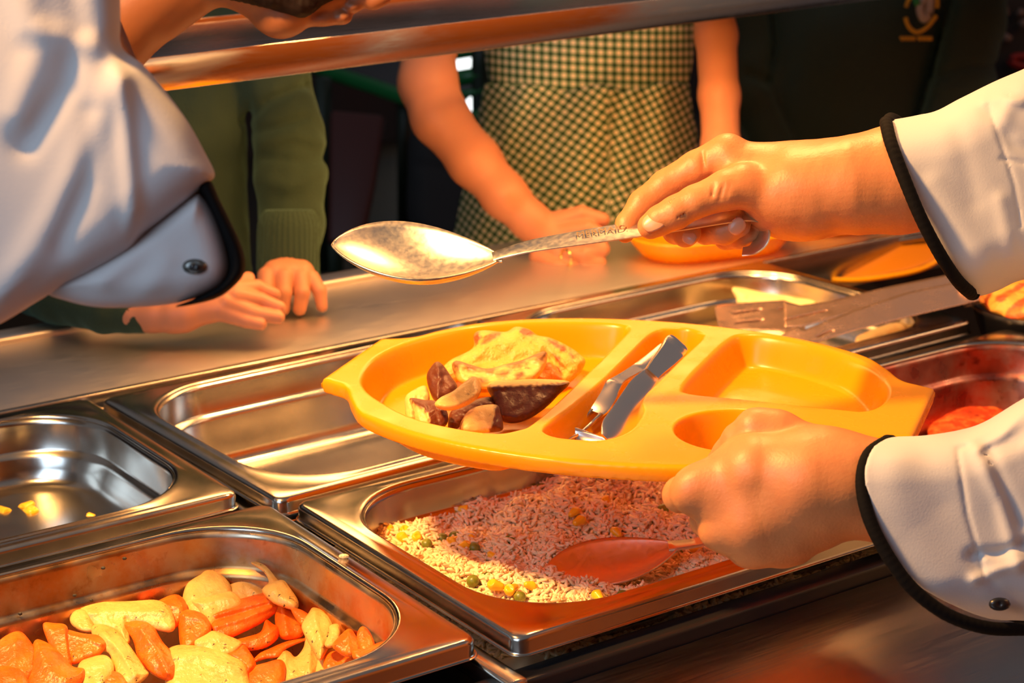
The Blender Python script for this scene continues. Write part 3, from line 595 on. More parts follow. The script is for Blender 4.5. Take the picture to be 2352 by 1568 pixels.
# ------------------------------------------------------------------ food on the tray
def zplane(z, x0, y0, slope=1.0, d0=None):
    """middle surface through photo point (x0,y0) at height z, leaning back as it rises"""
    zz = (depz(x0, y0, z)/d0-1)*FPX
    return lambda X, Y: zz-(Y-y0)*slope+0*X
def piece(name, label, cat, mat, poly, z, T, wd=None, st=2.4, ridges=(), rough=(2.5, 28), skin=None, slope=1.0, group=None, seed=0, amt=1.0, par=None, sm=1, bl=6.5):
    P = np.array(poly, float); c = P.mean(0); d0 = float(depz(c[0], c[1], z)); e = P.max(0)-P.min(0); wd = wd or min(e)*.45
    v_ = puff(poly, zplane(z, c[0], c[1], slope, d0), T, wd, st, ridges, (rough[0], rough[1], seed+11))
    def af(V):
        if skin is None: return {'skin': np.zeros(len(V))}
        a_ = np.zeros(len(V))
        for pl in skin:
            sd = polysd(V[:, 0]+5*wav(V[:, 0], V[:, 1], V[:, 2], 14, seed+3), V[:, 1]+4*wav(V[:, 0], V[:, 1], V[:, 2], 17, seed+5), cr(pl)); a_ = np.maximum(a_, np.clip(.5-sd/bl, 0, 1))
        return {'skin': a_*amt}
    V, Q = v_.mesh(); W = px2w(V, d0); ctr = W.mean(0)
    o = npmesh(name, W-ctr, Q, mat, None, True, attr=af(V)); o.location = ctr
    m = o.modifiers.new('smooth', 'SMOOTH'); m.iterations = sm; m.factor = 0.5
    if par is None: tag(o, label, cat, group)
    return o
GP = 'roast potato wedges on the tray'
tz = TZ-.018
piece('cheese_pasty', 'slab of melted cheese bake with red tomato bits behind the potato wedges', 'cheese bake', CHEESE,
      [(1085, 800), (1088, 768), (1110, 758), (1160, 762), (1185, 750), (1215, 756), (1235, 770), (1262, 775), (1300, 792), (1330, 812), (1345, 832), (1322, 868), (1290, 885), (1230, 885), (1120, 870), (1020, 880), (1000, 870), (1030, 830)], TZ-.006, 34, 26, 2.4,
      [([(1060, 810), (1150, 790), (1240, 800)], 9, 18), ([(1100, 770), (1135, 765)], 7, 6), ([(1190, 755), (1200, 772)], 7, 5), ([(1290, 800), (1330, 835)], 8, 7), ([(1250, 800), (1290, 860)], -8, 6), ([(1050, 850), (1130, 845)], 8, 10), ([(1280, 820), (1310, 850)], 6, 5)], (6, 26),
      [[(1088, 766), (1100, 762), (1104, 778), (1092, 792)], [(1120, 768), (1150, 762), (1135, 778), (1105, 790)], [(1196, 755), (1220, 757), (1222, 770), (1198, 768)], [(1262, 778), (1300, 798), (1292, 806), (1262, 786)], [(1270, 812), (1284, 820), (1292, 842), (1278, 830)], [(1310, 808), (1322, 820), (1312, 824)]], .7, seed=4, amt=1.0)
piece('potato_wedge', 'long potato wedge with a blackened crest lying against the cheese bake', 'potato wedge', POT,
      [(1038, 838), (1050, 828), (1085, 838), (1120, 846), (1160, 836), (1200, 826), (1250, 806), (1256, 830), (1240, 862), (1215, 880), (1160, 890), (1100, 892), (1060, 880), (1044, 860)], tz+.012, 32, 22, 2.2,
      [([(1045, 834), (1120, 850), (1185, 830), (1252, 810)], 9, 6), ([(1070, 850), (1130, 868)], -6, 7), ([(1180, 848), (1230, 840)], -6, 7)], (4, 22),
      [[(1030, 835), (1050, 822), (1085, 832), (1120, 842), (1160, 832), (1200, 820), (1254, 800), (1262, 806), (1250, 822), (1215, 826), (1190, 842), (1150, 842), (1128, 858), (1100, 850), (1076, 852), (1062, 838), (1050, 850)], [(1030, 840), (1050, 850), (1046, 866), (1034, 860)], [(1225, 826), (1250, 812), (1246, 830)], [(1140, 856), (1172, 850), (1166, 860), (1150, 866)], [(1096, 866), (1120, 872), (1104, 880)], [(1180, 862), (1196, 852), (1204, 862), (1190, 874)]], .8, GP, 21, .85, bl=11)
piece('potato_wedge', 'upright dark brown potato wedge at the left of the pile, point upwards', 'potato wedge', POT,
      [(1003, 830), (1018, 838), (1035, 862), (1050, 885), (1044, 905), (1010, 925), (996, 918), (984, 890), (980, 862), (990, 842)], tz+.014, 30, 20, 2.2, [([(1003, 832), (1010, 870), (1004, 915)], 9, 8)], (3, 18),
      [[(1003, 820), (1030, 835), (1060, 885), (1045, 915), (1005, 935), (975, 900), (970, 850)]], .7, GP, 22)
piece('potato_wedge', 'broad dark skinned potato wedge at the right of the pile, against the divider', 'potato wedge', POT,
      [(1118, 888), (1135, 874), (1180, 872), (1240, 870), (1300, 874), (1308, 882), (1285, 905), (1255, 935), (1215, 962), (1180, 972), (1150, 965), (1140, 945), (1130, 915)], tz+.010, 34, 24, 2.2,
      [([(1122, 890), (1180, 882), (1300, 878)], 10, 9), ([(1150, 950), (1220, 900)], 4, 12)], (2.5, 34),
      [[(1112, 890), (1130, 886), (1180, 886), (1240, 884), (1310, 878), (1300, 910), (1240, 960), (1180, 985), (1140, 970), (1120, 920)]], .8, GP, 23)
piece('potato_wedge', 'pale golden potato wedge lying on top of the pile', 'potato wedge', POT,
      [(998, 928), (1012, 912), (1040, 898), (1068, 876), (1088, 864), (1100, 872), (1106, 890), (1098, 912), (1075, 930), (1040, 942), (1012, 940)], tz+.022, 22, 17, 2.2, [([(1005, 932), (1050, 930), (1102, 900)], 5, 7)], (1.5, 30), None, .9, GP, 24)
piece('potato_wedge', 'brown potato chunk with a pale cut face at the front left of the pile', 'potato wedge', POT,
      [(940, 916), (955, 914), (975, 918), (1000, 920), (1022, 935), (1030, 960), (1022, 980), (1000, 985), (972, 980), (955, 968), (948, 940)], tz+.010, 28, 20, 2.2, [([(960, 920), (985, 950), (990, 980)], 8, 8)], (3, 16),
      [[(936, 910), (985, 914), (1040, 930), (1040, 985), (1002, 992), (985, 975), (985, 955), (972, 940), (955, 932)]], .8, GP, 25)
piece('potato_wedge', 'potato chunk with a bright pale face at the front of the pile', 'potato wedge', POT,
      [(1056, 985), (1062, 962), (1080, 940), (1110, 930), (1142, 930), (1150, 950), (1156, 975), (1150, 990), (1110, 994), (1075, 994)], tz+.009, 28, 20, 2.2, [([(1140, 932), (1132, 960), (1128, 992)], 7, 6)], (2, 18),
      [[(1138, 926), (1150, 926), (1165, 960), (1160, 996), (1124, 998), (1132, 965)], [(1050, 990), (1058, 960), (1064, 962), (1060, 992)]], .8, GP, 26)
piece('potato_wedge', 'small dark potato piece wedged in the middle of the pile', 'potato wedge', POT,
      [(1040, 940), (1075, 925), (1100, 915), (1130, 912), (1140, 935), (1110, 945), (1075, 960), (1050, 985), (1030, 985), (1030, 960)], tz+.004, 26, 18, 2.4, (), (4, 16), [[(1000, 900), (1160, 900), (1160, 1010), (1000, 1010)]], .8, GP, 27)
piece('potato_wedge', 'pale ragged potato piece at the far left edge of the pile', 'potato wedge', POT,
      [(932, 910), (950, 895), (975, 885), (985, 900), (985, 925), (960, 940), (955, 965), (935, 960), (930, 935)], tz+.006, 22, 16, 2.4, (), (4, 14), None, .8, GP, 28)
# ------------------------------------------------------------------ carrots and parsnips
def veg(kind, label, poly, z, T=26, rid=(), seed=0, slope=1.0, wd=None):
    if z > -.06:      # settle the piece on the sloping top of the heap
        c_ = np.array(poly, float).mean(0)
        for _ in range(12): z = -.026-(.215-min(.215, onz(c_[0], c_[1], z)[1]))*.30
        while onz(c_[0], c_[1], z)[0] > -.036 and z < -.006: z += .002
    c_ = np.array(poly, float).mean(0); poly = [tuple(c_+(np.array(q)-c_)*1.16) for q in poly]
    mat = {'c': CARROT, 'p': PARSNIP}[kind]; nm, cat, g = {'c': ('carrot_piece', 'carrot', 'carrot pieces in the stained pan'), 'p': ('parsnip_piece', 'parsnip', 'parsnip pieces in the stained pan')}[kind]
    return piece(nm, label, cat, mat, poly, z, T, wd or min(np.ptp(np.array(poly), axis=0))*.27, 2.2, rid, (2.2, 50), None, slope, g, seed)
zv = -.052
VEG = [
 ('p', 'long pale parsnip piece lying across the top left of the heap', [(196, 1396), (240, 1388), (300, 1386), (350, 1384), (376, 1398), (388, 1430), (378, 1448), (330, 1440), (300, 1436), (298, 1470), (284, 1468), (262, 1448), (225, 1440), (200, 1422)], 26, [([(205, 1405), (300, 1400), (370, 1405)], 7, 12), ([(290, 1420), (292, 1465)], -6, 5)]),
 ('p', 'small rounded parsnip end poking out behind the long parsnip', [(164, 1420), (176, 1404), (196, 1404), (206, 1420), (214, 1446), (190, 1448), (170, 1436)], 20, []),
 ('p', 'twisted parsnip root hanging down below the long parsnip', [(218, 1450), (245, 1444), (275, 1462), (298, 1490), (325, 1530), (332, 1544), (306, 1566), (280, 1566), (262, 1540), (256, 1505), (232, 1490)], 26, [([(240, 1455), (280, 1500), (310, 1550)], 7, 9)]),
 ('c', 'thick orange carrot stick slanting down the middle of the heap', [(288, 1440), (310, 1430), (338, 1430), (352, 1442), (370, 1475), (400, 1510), (396, 1548), (380, 1553), (350, 1540), (322, 1510), (310, 1470)], 30, [([(320, 1436), (360, 1490), (385, 1545)], 9, 10), ([(345, 1440), (395, 1515)], -4, 8)]),
 ('c', 'flat carrot piece with a shiny cut face, pointing right', [(150, 1450), (190, 1458), (225, 1462), (238, 1478), (225, 1500), (195, 1512), (168, 1520), (155, 1500), (150, 1475)], 20, [([(152, 1452), (200, 1464), (236, 1480)], 6, 6)]),
 ('c', 'tall carrot sliver standing on the left of the heap', [(104, 1440), (128, 1438), (152, 1444), (156, 1480), (164, 1535), (160, 1544), (140, 1520), (116, 1480)], 20, [([(150, 1445), (160, 1540)], 7, 5)]),
 ('c', 'blocky orange carrot chunk at the bottom left', [(84, 1482), (102, 1480), (130, 1498), (160, 1530), (184, 1536), (180, 1562), (150, 1590), (90, 1595), (64, 1570), (72, 1530)], 34, [([(90, 1490), (120, 1545), (150, 1560)], 8, 16)]),
 ('c', 'rounded amber carrot slice upright at the left edge of the photo', [(-4, 1486), (20, 1464), (44, 1458), (62, 1474), (75, 1500), (70, 1540), (40, 1580), (5, 1580), (-12, 1530)], 20, [([(35, 1470), (30, 1560)], 5, 10)]),
 ('c', 'carrot piece cut off by the bottom left corner', [(-30, 1545), (0, 1534), (40, 1540), (60, 1568), (60, 1610), (-30, 1620)], 26, []),
 ('c', 'orange carrot slice behind the long parsnip, at its right end', [(360, 1392), (380, 1376), (405, 1370), (422, 1384), (424, 1405), (410, 1430), (386, 1446), (374, 1420)], 24, [([(375, 1392), (415, 1390)], 6, 10)]),
 ('p', 'large amber parsnip disc standing at the back of the heap', [(424, 1390), (432, 1350), (455, 1325), (478, 1312), (505, 1326), (524, 1352), (520, 1385), (495, 1410), (450, 1412), (428, 1406)], 18, [([(440, 1360), (480, 1330), (515, 1355)], 3, 16)]),
 ('p', 'smooth cream parsnip wedge in the centre of the heap', [(444, 1382), (475, 1372), (520, 1362), (545, 1380), (540, 1400), (500, 1420), (485, 1450), (474, 1440), (462, 1406)], 24, [([(450, 1384), (530, 1372)], 6, 9)]),
 ('p', 'golden parsnip lump on top of the heap beside the curled root', [(518, 1358), (540, 1340), (560, 1335), (585, 1344), (606, 1360), (612, 1376), (580, 1380), (545, 1384), (525, 1376)], 22, [([(530, 1360), (565, 1345), (600, 1362)], 5, 12)]),
 ('c', 'long ridged orange piece lying across the centre of the heap', [(480, 1410), (500, 1394), (550, 1380), (600, 1366), (622, 1366), (636, 1378), (630, 1400), (600, 1425), (560, 1446), (520, 1462), (496, 1456), (482, 1436)], 30, [([(485, 1412), (560, 1392), (630, 1376)], 7, 6), ([(490, 1440), (560, 1420), (625, 1392)], 7, 7), ([(486, 1425), (560, 1405), (628, 1384)], -4, 4)]),
 ('p', 'parsnip chunk at the top right with a cut square end', [(608, 1358), (622, 1344), (648, 1336), (662, 1350), (680, 1378), (676, 1396), (655, 1392), (630, 1382)], 24, [([(625, 1350), (670, 1385)], 6, 10)]),
 ('p', 'thin curled parsnip root tip sticking up at the back of the heap', [(580, 1296), (592, 1294), (610, 1302), (626, 1320), (640, 1340), (632, 1354), (612, 1356), (606, 1345), (616, 1334), (606, 1315), (590, 1304)], 11, []),
 ('c', 'narrow upright carrot wedge right of the ridged piece', [(640, 1380), (655, 1384), (668, 1402), (682, 1420), (696, 1436), (690, 1456), (668, 1464), (645, 1458), (636, 1430), (636, 1400)], 28, [([(650, 1388), (660, 1455)], 8, 9)]),
 ('c', 'small carrot piece behind the upright wedge, right side', [(672, 1400), (692, 1402), (710, 1414), (716, 1428), (700, 1438), (684, 1424)], 18, []),
 ('c', 'curved orange carrot chunk under the ridged piece', [(545, 1470), (570, 1462), (598, 1452), (608, 1428), (622, 1436), (634, 1444), (632, 1466), (608, 1484), (575, 1490), (550, 1484)], 28, [([(555, 1472), (600, 1462), (628, 1446)], 7, 8)]),
 ('p', 'pale round parsnip chunk in the lower middle with dark herb flecks', [(445, 1470), (462, 1458), (490, 1452), (520, 1462), (548, 1476), (535, 1496), (505, 1504), (470, 1496), (452, 1486)], 26, [([(455, 1474), (500, 1464)], 5, 10)]),
 ('p', 'big cream parsnip block at the bottom centre', [(394, 1504), (410, 1490), (440, 1488), (480, 1494), (520, 1508), (548, 1524), (556, 1548), (556, 1590), (480, 1600), (400, 1596), (392, 1550)], 36, [([(400, 1500), (470, 1500), (545, 1530)], 8, 16)]),
 ('c', 'square orange carrot chunk right of the big parsnip block', [(512, 1510), (532, 1494), (556, 1484), (572, 1500), (584, 1526), (572, 1548), (555, 1552), (548, 1524)], 26, [([(530, 1500), (575, 1530)], 6, 10)]),
 ('c', 'deep orange carrot piece at the bottom right of the centre', [(560, 1560), (580, 1536), (610, 1526), (640, 1520), (650, 1540), (640, 1580), (600, 1600), (560, 1596)], 28, []),
 ('c', 'long carrot slab sloping beneath the front parsnip root', [(584, 1520), (610, 1512), (640, 1506), (656, 1490), (700, 1470), (660, 1474), (620, 1490), (600, 1500)], 16, []),
 ('p', 'tall forked parsnip root at the right of the heap', [(698, 1436), (712, 1412), (722, 1402), (745, 1412), (758, 1430), (762, 1460), (750, 1485), (735, 1508), (722, 1490), (710, 1470), (700, 1450)], 26, [([(722, 1410), (740, 1480)], 8, 8)]),
 ('p', 'knobbly parsnip root end in front at the right', [(624, 1568), (640, 1520), (655, 1498), (668, 1500), (680, 1510), (696, 1490), (700, 1460), (716, 1462), (722, 1490), (735, 1520), (728, 1550), (710, 1570), (690, 1596), (630, 1600)], 30, [([(710, 1470), (712, 1540)], 7, 10), ([(655, 1505), (640, 1560)], 6, 8)]),
 ('p', 'dark skinned parsnip top at the right end of the heap', [(758, 1440), (774, 1436), (780, 1450), (776, 1472), (760, 1484), (748, 1478), (756, 1458)], 18, []),
 ('c', 'pointed carrot piece near the right end of the heap', [(768, 1480), (785, 1460), (802, 1448), (815, 1462), (826, 1490), (818, 1504), (795, 1504), (775, 1492)], 24, [([(800, 1452), (805, 1500)], 6, 8)]),
 ('c', 'small browned carrot tip at the far right of the heap', [(822, 1460), (832, 1442), (846, 1450), (858, 1478), (846, 1492), (830, 1490)], 14, []),
 ('c', 'light orange carrot chunk at the right end by the pan rim', [(816, 1494), (840, 1488), (862, 1480), (880, 1476), (894, 1488), (880, 1506), (850, 1520), (820, 1512)], 22, []),
 ('c', 'pinkish carrot lump against the near rim on the right', [(752, 1506), (770, 1498), (800, 1504), (818, 1516), (808, 1540), (770, 1550), (748, 1530)], 22, []),
 ('p', 'translucent parsnip cube left of the pinkish carrot lump', [(738, 1500), (755, 1486), (775, 1488), (780, 1506), (760, 1530), (745, 1546), (728, 1550)], 20, []),
 ('c', 'red orange carrot block between the amber slice and the ridged piece', [(414, 1408), (440, 1406), (466, 1416), (480, 1440), (470, 1462), (440, 1484), (420, 1480), (414, 1445)], 28, [([(420, 1412), (470, 1420)], 6, 8)]),
 ('p', 'soft parsnip chunk low on the left beside the carrot block', [(185, 1530), (210, 1514), (240, 1510), (256, 1530), (250, 1560), (215, 1590), (180, 1590)], 26, []),
 ('c', 'bright carrot piece at the bottom edge left of the big parsnip', [(215, 1556), (240, 1546), (262, 1544), (280, 1556), (290, 1590), (220, 1600)], 22, []),
]
for i_, (k_, lb, pl, T_, rd) in enumerate(VEG): veg(k_, lb, pl, zv, T_, rd, seed=i_)
# a lower layer, seen only in the gaps
UND = [('c', 330, 1500), ('c', 470, 1530), ('p', 660, 1500), ('c', 560, 1500), ('c', 250, 1520), ('c', 120, 1540), ('c', 710, 1530), ('p', 780, 1530), ('c', 400, 1450), ('c', 600, 1430), ('c', 640, 1470), ('p', 540, 1560)]
for i_, (k_, x, y) in enumerate(UND):
    where = ['under the slanting carrot stick', 'under the big parsnip block', 'under the knobbly root end', 'below the square carrot chunk', 'behind the twisted root', 'under the blocky chunk at bottom left', 'between the two forked roots', 'under the pinkish carrot lump', 'in the dark gap left of the ridged piece', 'just under the ridged piece', 'under the upright carrot wedge', 'right of the big parsnip block, deep down'][i_]
    P_ = [(x+(34+6*math.sin(3*i_))*math.cos(a)*1.2, y+24*math.sin(a)+4*math.sin(2*a+i_)) for a in np.linspace(0, 2*PI, 9)[:-1]]
    veg(k_, ('carrot' if k_ == 'c' else 'parsnip')+' piece lying low in the heap '+where, P_, -.068, 26, [], seed=50+i_, slope=2.0)
# herb flecks stuck to the stained pan
HERB = M('dried_herb', (0.03, 0.022, 0.01), 0.6)
def fleck(nm, px, py, label, cat, mat, grp, zz=None, r=(5, 3, 3)):
    if zz is None:
        d_ = cF+cR*((px-1176)/FPX)-cU*((py-784)/FPX); p_ = CC+d_*((.2285-CC[1])/d_[1])
    else: p_ = onz(px, py, zz)
    d0 = float((p_-CC)@cF); vv = Vol((px-3*r[0], py-3*r[0], -3*r[0]), (px+3*r[0], py+3*r[0], 3*r[0]), 1.0); vv.ell((px, py, 0), r, 1); vv.noise(.9, 5, int(px)); V_, Q_ = vv.mesh(); W_ = px2w(V_, d0); c_ = W_.mean(0)
    o = npmesh(nm, W_-c_, Q_, mat); o.location = c_; tag(o, label, cat, grp)
for x_, y_, wh in ((172, 1367, 'above the small rounded parsnip end'), (209, 1378, 'just above the long pale parsnip'), (46, 1409, 'furthest left on the pan wall'), (87, 1446, 'above the tall carrot sliver'), (328, 1360, 'above the right end of the long parsnip'), (237, 1304, 'high on the pan wall at the left'), (286, 1282, 'highest on the pan wall, by the rim')):
    fleck('herb_fleck', x_, y_, 'dark dried herb fleck '+wh, 'herb', HERB, 'herb flecks on the pan wall', None, (5.5, 4, 3))
fleck('crumb', 872, 1040, 'small golden crumb on the floor of the wide empty pan', 'crumb', PARSNIP, None, -.063, (13, 8, 10))
fleck('crumb', 691, 1015, 'tiny brown crumb on the floor of the wide empty pan', 'crumb', CARROT, None, -.063, (4, 5, 4))
fleck('crumb', 790, 1277, 'white crumb stuck on the rim between the carrots and the rice', 'crumb', RICE, None, .007, (12, 6, 6))
# ------------------------------------------------------------------ rice with corn and peas
def ricez(x, y):
    e = np.minimum(np.minimum(x-.018, .312-x), np.minimum(y-.012, .226-y))
    z = -.019+.0035*np.sin(x*41+1)*np.cos(y*37)+.0025*np.sin(x*90+y*70)+.0015*np.sin(x*170-y*150)
    z = z+.010*np.exp(-(((x-.215)/.05)**2+((y-.20)/.03)**2))-.004*np.clip(1-e/.012, 0, 1)
    z = z+.004*np.exp(-(((x-.06)/.03)**2+((y-.12)/.05)**2))
    # hollow dug around the spoon
    c = onz(1430, 1300, -.02); d = np.sqrt(((x-c[0])/.040)**2+((y-c[1])/.030)**2); z = z-.012*np.clip(1.25-d, 0, 1)
    return z
RX, RY = np.meshgrid(np.linspace(.012, .318, 120), np.linspace(.010, .228, 90), indexing='ij')
V = np.stack([RX, RY, ricez(RX, RY)-.0012], 2).reshape(-1, 3); ii = np.arange(120*90).reshape(120, 90)
Q = np.stack([ii[:-1, :-1], ii[1:, :-1], ii[1:, 1:], ii[:-1, 1:]], 2).reshape(-1, 4)
NG = 18000
gx = RNG.uniform(.016, .314, NG); gy = RNG.uniform(.013, .225, NG)
# stay within the basin's rounded corners
cxr = np.clip(gx, .074, .256); cyr = np.clip(gy, .071, .167); ok = np.sqrt((gx-cxr)**2+(gy-cyr)**2) < .060; gx, gy = gx[ok], gy[ok]; NG = len(gx)
az = RNG.uniform(0, 2*PI, NG); tilt = RNG.normal(0, .42, NG); Ln = RNG.uniform(.0028, .0044, NG); Rn = RNG.uniform(.00105, .00135, NG)
ax_ = np.stack([np.cos(az)*np.cos(tilt), np.sin(az)*np.cos(tilt), np.sin(tilt)], 1); up = np.array([[0, 0, 1.0]])
s1 = np.cross(ax_, up+0.01); s1 /= np.linalg.norm(s1, axis=1)[:, None]; s2 = np.cross(ax_, s1)
ctr = np.stack([gx, gy, ricez(gx, gy)+RNG.uniform(-.0010, .0022, NG)], 1); bend = RNG.normal(0, .0005, NG)
gv = []; prof = [(-1, .25), (-.62, .85), (0, 1), (.62, .85), (1, .25)]
for t, r in prof:
    for k in range(5):
        a = 2*PI*k/5; gv.append(ctr+ax_*(Ln*t)[:, None]+(s1*math.cos(a)+s2*math.sin(a))*(Rn*r)[:, None]+s2*(bend*(1-t*t))[:, None])
gv = np.stack(gv, 1).reshape(-1, 3); gq = []
for i in range(4):
    for k in range(5): gq.append((i*5+k, i*5+(k+1) % 5, (i+1)*5+(k+1) % 5, (i+1)*5+k))
gq.append((0, 1, 2, 3)); gq.append((20, 21, 22, 23))
gq = (np.array(gq)[None]+(np.arange(NG)*25)[:, None, None]).reshape(-1, 4)
c0 = np.array([.165, .12, -.02])
rc = npmesh('rice', np.concatenate([V, gv])-c0, np.concatenate([Q, gq+len(V)]), RICE, None, True); rc.location = c0
tag(rc, 'boiled white rice filling the steel pan below the yellow tray', 'rice', None, 'stuff')
vk = Vol((-5, -5, -5), (5, 5, 5), .5); vk.chain([(-2.2, 0, 0, 2.0), (1.6, 0, 0, 3.0)], 1.5); vk.ell((3.4, 0, 2.2), (1.6, 2.4, 1.2), 1, True); kV, kQ = vk.mesh()
vp = Vol((-5, -5, -5), (5, 5, 5), .5); vp.ell((0, 0, 0), (3.4, 3.4, 3.1), 1); vp.cone((0, 0, 3.2), (1, 0, 3.3), .5, .3, .8, True); pV, pQ = vp.mesh()
kern = npmesh('corn_kernel', kV*.001, kQ, CORN); pea = npmesh('pea', pV*.001, pQ, PEA)
used = {'k': False, 'p': False}
def bit(k, px, py, z, where):
    p = onz(px, py, z); src = kern if k == 'k' else pea
    o = src if not used[k] else src.copy()
    if used[k]: COL.objects.link(o)
    used[k] = True; zz = z
    if z > -.03: zz = float(ricez(p[0], p[1]))+.0016; p = onz(px, py, zz)
    o.location = (p[0], p[1], zz); o.rotation_euler = (random.uniform(-.5, .5), random.uniform(-.5, .5), random.uniform(0, 6.28)); sc = random.uniform(.95, 1.2)*(1.3 if z < -.04 and 'tiny' not in where else 1); o.scale = (sc, sc, sc)
    tag(o, ('yellow corn kernel ' if k == 'k' else 'green pea ')+where, 'corn kernel' if k == 'k' else 'pea', ('corn kernels' if k == 'k' else 'peas')+(' in the rice' if z > -.03 else ' left in the empty pan'))
BITS = [('k', 846, 1180, 'at the far left of the rice by the pan wall'), ('k', 850, 1208, 'beside the leftmost pea'), ('p', 868, 1210, 'nearest the left wall of the rice pan'), ('p', 884, 1212, 'just right of the leftmost pea'),
 ('k', 893, 1218, 'right of the leftmost peas'), ('k', 925, 1218, 'above another kernel in the left cluster'), ('k', 928, 1236, 'lowest of the left cluster'), ('k', 958, 1230, 'largest of the left cluster'), ('p', 980, 1248, 'below the largest kernel of the left cluster'),
 ('p', 1016, 1236, 'left of a pair of peas in the lit rice'), ('p', 1044, 1232, 'right of a pair of peas in the lit rice'), ('k', 1042, 1242, 'tucked under the pair of peas'), ('k', 1066, 1252, 'lying flat right of the pair of peas'), ('k', 1082, 1232, 'standing right of the pair of peas'), ('p', 1090, 1258, 'half buried right of the flat kernel'),
 ('k', 1040, 1136, 'near the back wall of the rice pan'), ('k', 1068, 1170, 'below the kernel near the back wall'), ('p', 1172, 1240, 'in the shaded middle of the rice'), ('k', 1132, 1278, 'between the lit and the shaded rice'), ('p', 1118, 1322, 'above the front kernels of the rice'), ('p', 1086, 1334, 'furthest left in the front of the rice'),
 ('k', 1140, 1344, 'lying flat in the front row of the rice'), ('k', 1176, 1352, 'with a burnt speck in the front row'), ('p', 1194, 1370, 'beside the kernel with the burnt speck'), ('k', 1218, 1344, 'right of the burnt kernel in the front row'), ('k', 1374, 1368, 'alone on the lit rice at the near rim'), ('p', 1430, 1368, 'split open at the near rim'), ('k', 1452, 1362, 'beside the split pea at the near rim'), ('k', 1475, 1358, 'furthest right at the near rim'),
 ('p', 1244, 1122, 'under the front edge of the yellow tray'), ('k', 1364, 1096, 'just below the tray base'), ('k', 1394, 1150, 'upright in the shaded rice'), ('k', 1318, 1176, 'upper of the touching shaded kernels'), ('k', 1330, 1196, 'lower of the touching shaded kernels'), ('k', 1416, 1222, 'half buried behind the rice spoon'), ('p', 1522, 1170, 'beside the fingers of the lower hand'), ('k', 1290, 1090, 'nearest the tray base at the back'),
 ('p', 1472, 1308, 'beside the rice spoon bowl'), ('p', 1572, 1264, 'under the rice spoon handle'), ('k', 1600, 1260, 'right of the rice spoon handle'), ('p', 1650, 1268, 'below the knuckles of the lower hand')]
for k, x, y, wh in BITS: bit(k, x, y, -.02, wh)
for x, y, wh in ((62, 1165, 'upper of two touching kernels in the empty pan'), (68, 1176, 'lower of two touching kernels in the empty pan'), (8, 1176, 'alone at the left edge of the empty pan'), (208, 1186, 'tiny and far right in the empty pan')): bit('k', x, y, -.0405, wh)
# spoon left in the rice
rs = thing('rice_spoon', 'steel serving spoon lying half buried in the rice', 'serving spoon', tuple(U(1420, 1290, 1.12)))
dS = 1.12
spoon_bowl('bowl', (1250, 1320, -5), (1560, 1250, 30), 105, (.3, .42, -.75), (.05, -.90, -.40), 34, STEELM, rs, dS)
ribbon('handle', [(1535, 1254, 28), (1600, 1246, 34), (1700, 1222, 60), (1850, 1195, 90), (1960, 1180, 110)], [(.3, .42, -.75)]*5, [20, 17, 20, 26, 24], 4, STEELM, rs, dS)
# ------------------------------------------------------------------ cheesy slices, red sauce, tongs
piece('bread_slice', 'pale cheesy slice leaning on the far wall of the back pan', 'slice', PALE, [(1680, 662), (1700, 660), (1760, 672), (1840, 684), (1875, 694), (1850, 712), (1780, 716), (1700, 700), (1690, 684)], -.010, 26, 16, 4, (), (3, 40), group='slices in the back pan', seed=2)
piece('bread_slice', 'pale cheesy chunk at the right corner of the back pan', 'slice', PALE, [(1966, 775), (1985, 764), (2040, 744), (2070, 742), (2082, 760), (2060, 776), (2010, 790), (1980, 798), (1966, 790)], -.014, 22, 16, 4, (), (3, 40), group='slices in the back pan', seed=3)
piece('red_sauce', 'heap of chunky red tomato sauce in the right pan', 'sauce', CHILI, [(2130, 990), (2145, 960), (2165, 935), (2195, 925), (2220, 910), (2240, 912), (2258, 922), (2285, 925), (2310, 945), (2350, 960), (2400, 980), (2400, 1010), (2300, 1060), (2180, 1040), (2140, 1010)], -.048, 40, 34, 4, (), (9, 24), slope=2.0, seed=5)['kind'] = 'stuff'
TONG = M('thin_tong_steel', (0.70, 0.48, 0.38), 0.4, 0.85, rvar=(60, .16, .3))
tg = thing('serving_tongs', 'steel serving tongs with slotted ends resting across the back pan', 'tongs', tuple(onz(1950, 720, .02)))
def blade(name, poly, z, T, holes=(), zsl=None, st=3.0):
    c = np.array(poly, float).mean(0); d0 = float(depz(c[0], c[1], z))
    vv = puff(poly, zsl or (lambda X, Y: (c[1]-Y)*2.2+0*X), T*1.8, T, 2.2, smoothpoly=False)
    for a_, b_, r_ in holes: vv.cone((*a_, (c[1]-a_[1])*2.2), (*b_, (c[1]-b_[1])*2.2), r_, r_, 1.5, sub=True)
    return volobj(name, vv, TONG, tg, d0, 1)
blade('slotted_end', [(1640, 706), (1648, 700), (1740, 692), (1800, 688), (1830, 700), (1850, 706), (1850, 760), (1700, 760), (1652, 764)], .0, 5, [((1688, 722), (1744, 714), 6), ((1694, 744), (1748, 738), 6), ((1790, 712), (1830, 705), 5)])
blade('arm', [(1800, 690), (1838, 700), (1900, 692), (2040, 658), (2190, 628), (2210, 640), (2200, 662), (2040, 700), (1900, 735), (1840, 752), (1800, 752)], .02, 5, [((1800, 738), (1895, 716), 4)])
blade('arm', [(1790, 772), (1830, 748), (1850, 756), (1960, 712), (2080, 672), (2200, 646), (2250, 650), (2250, 690), (2210, 700), (2080, 730), (1960, 760), (1880, 786), (1800, 800)], .02, 5, [((1880, 775), (1910, 762), 5)])
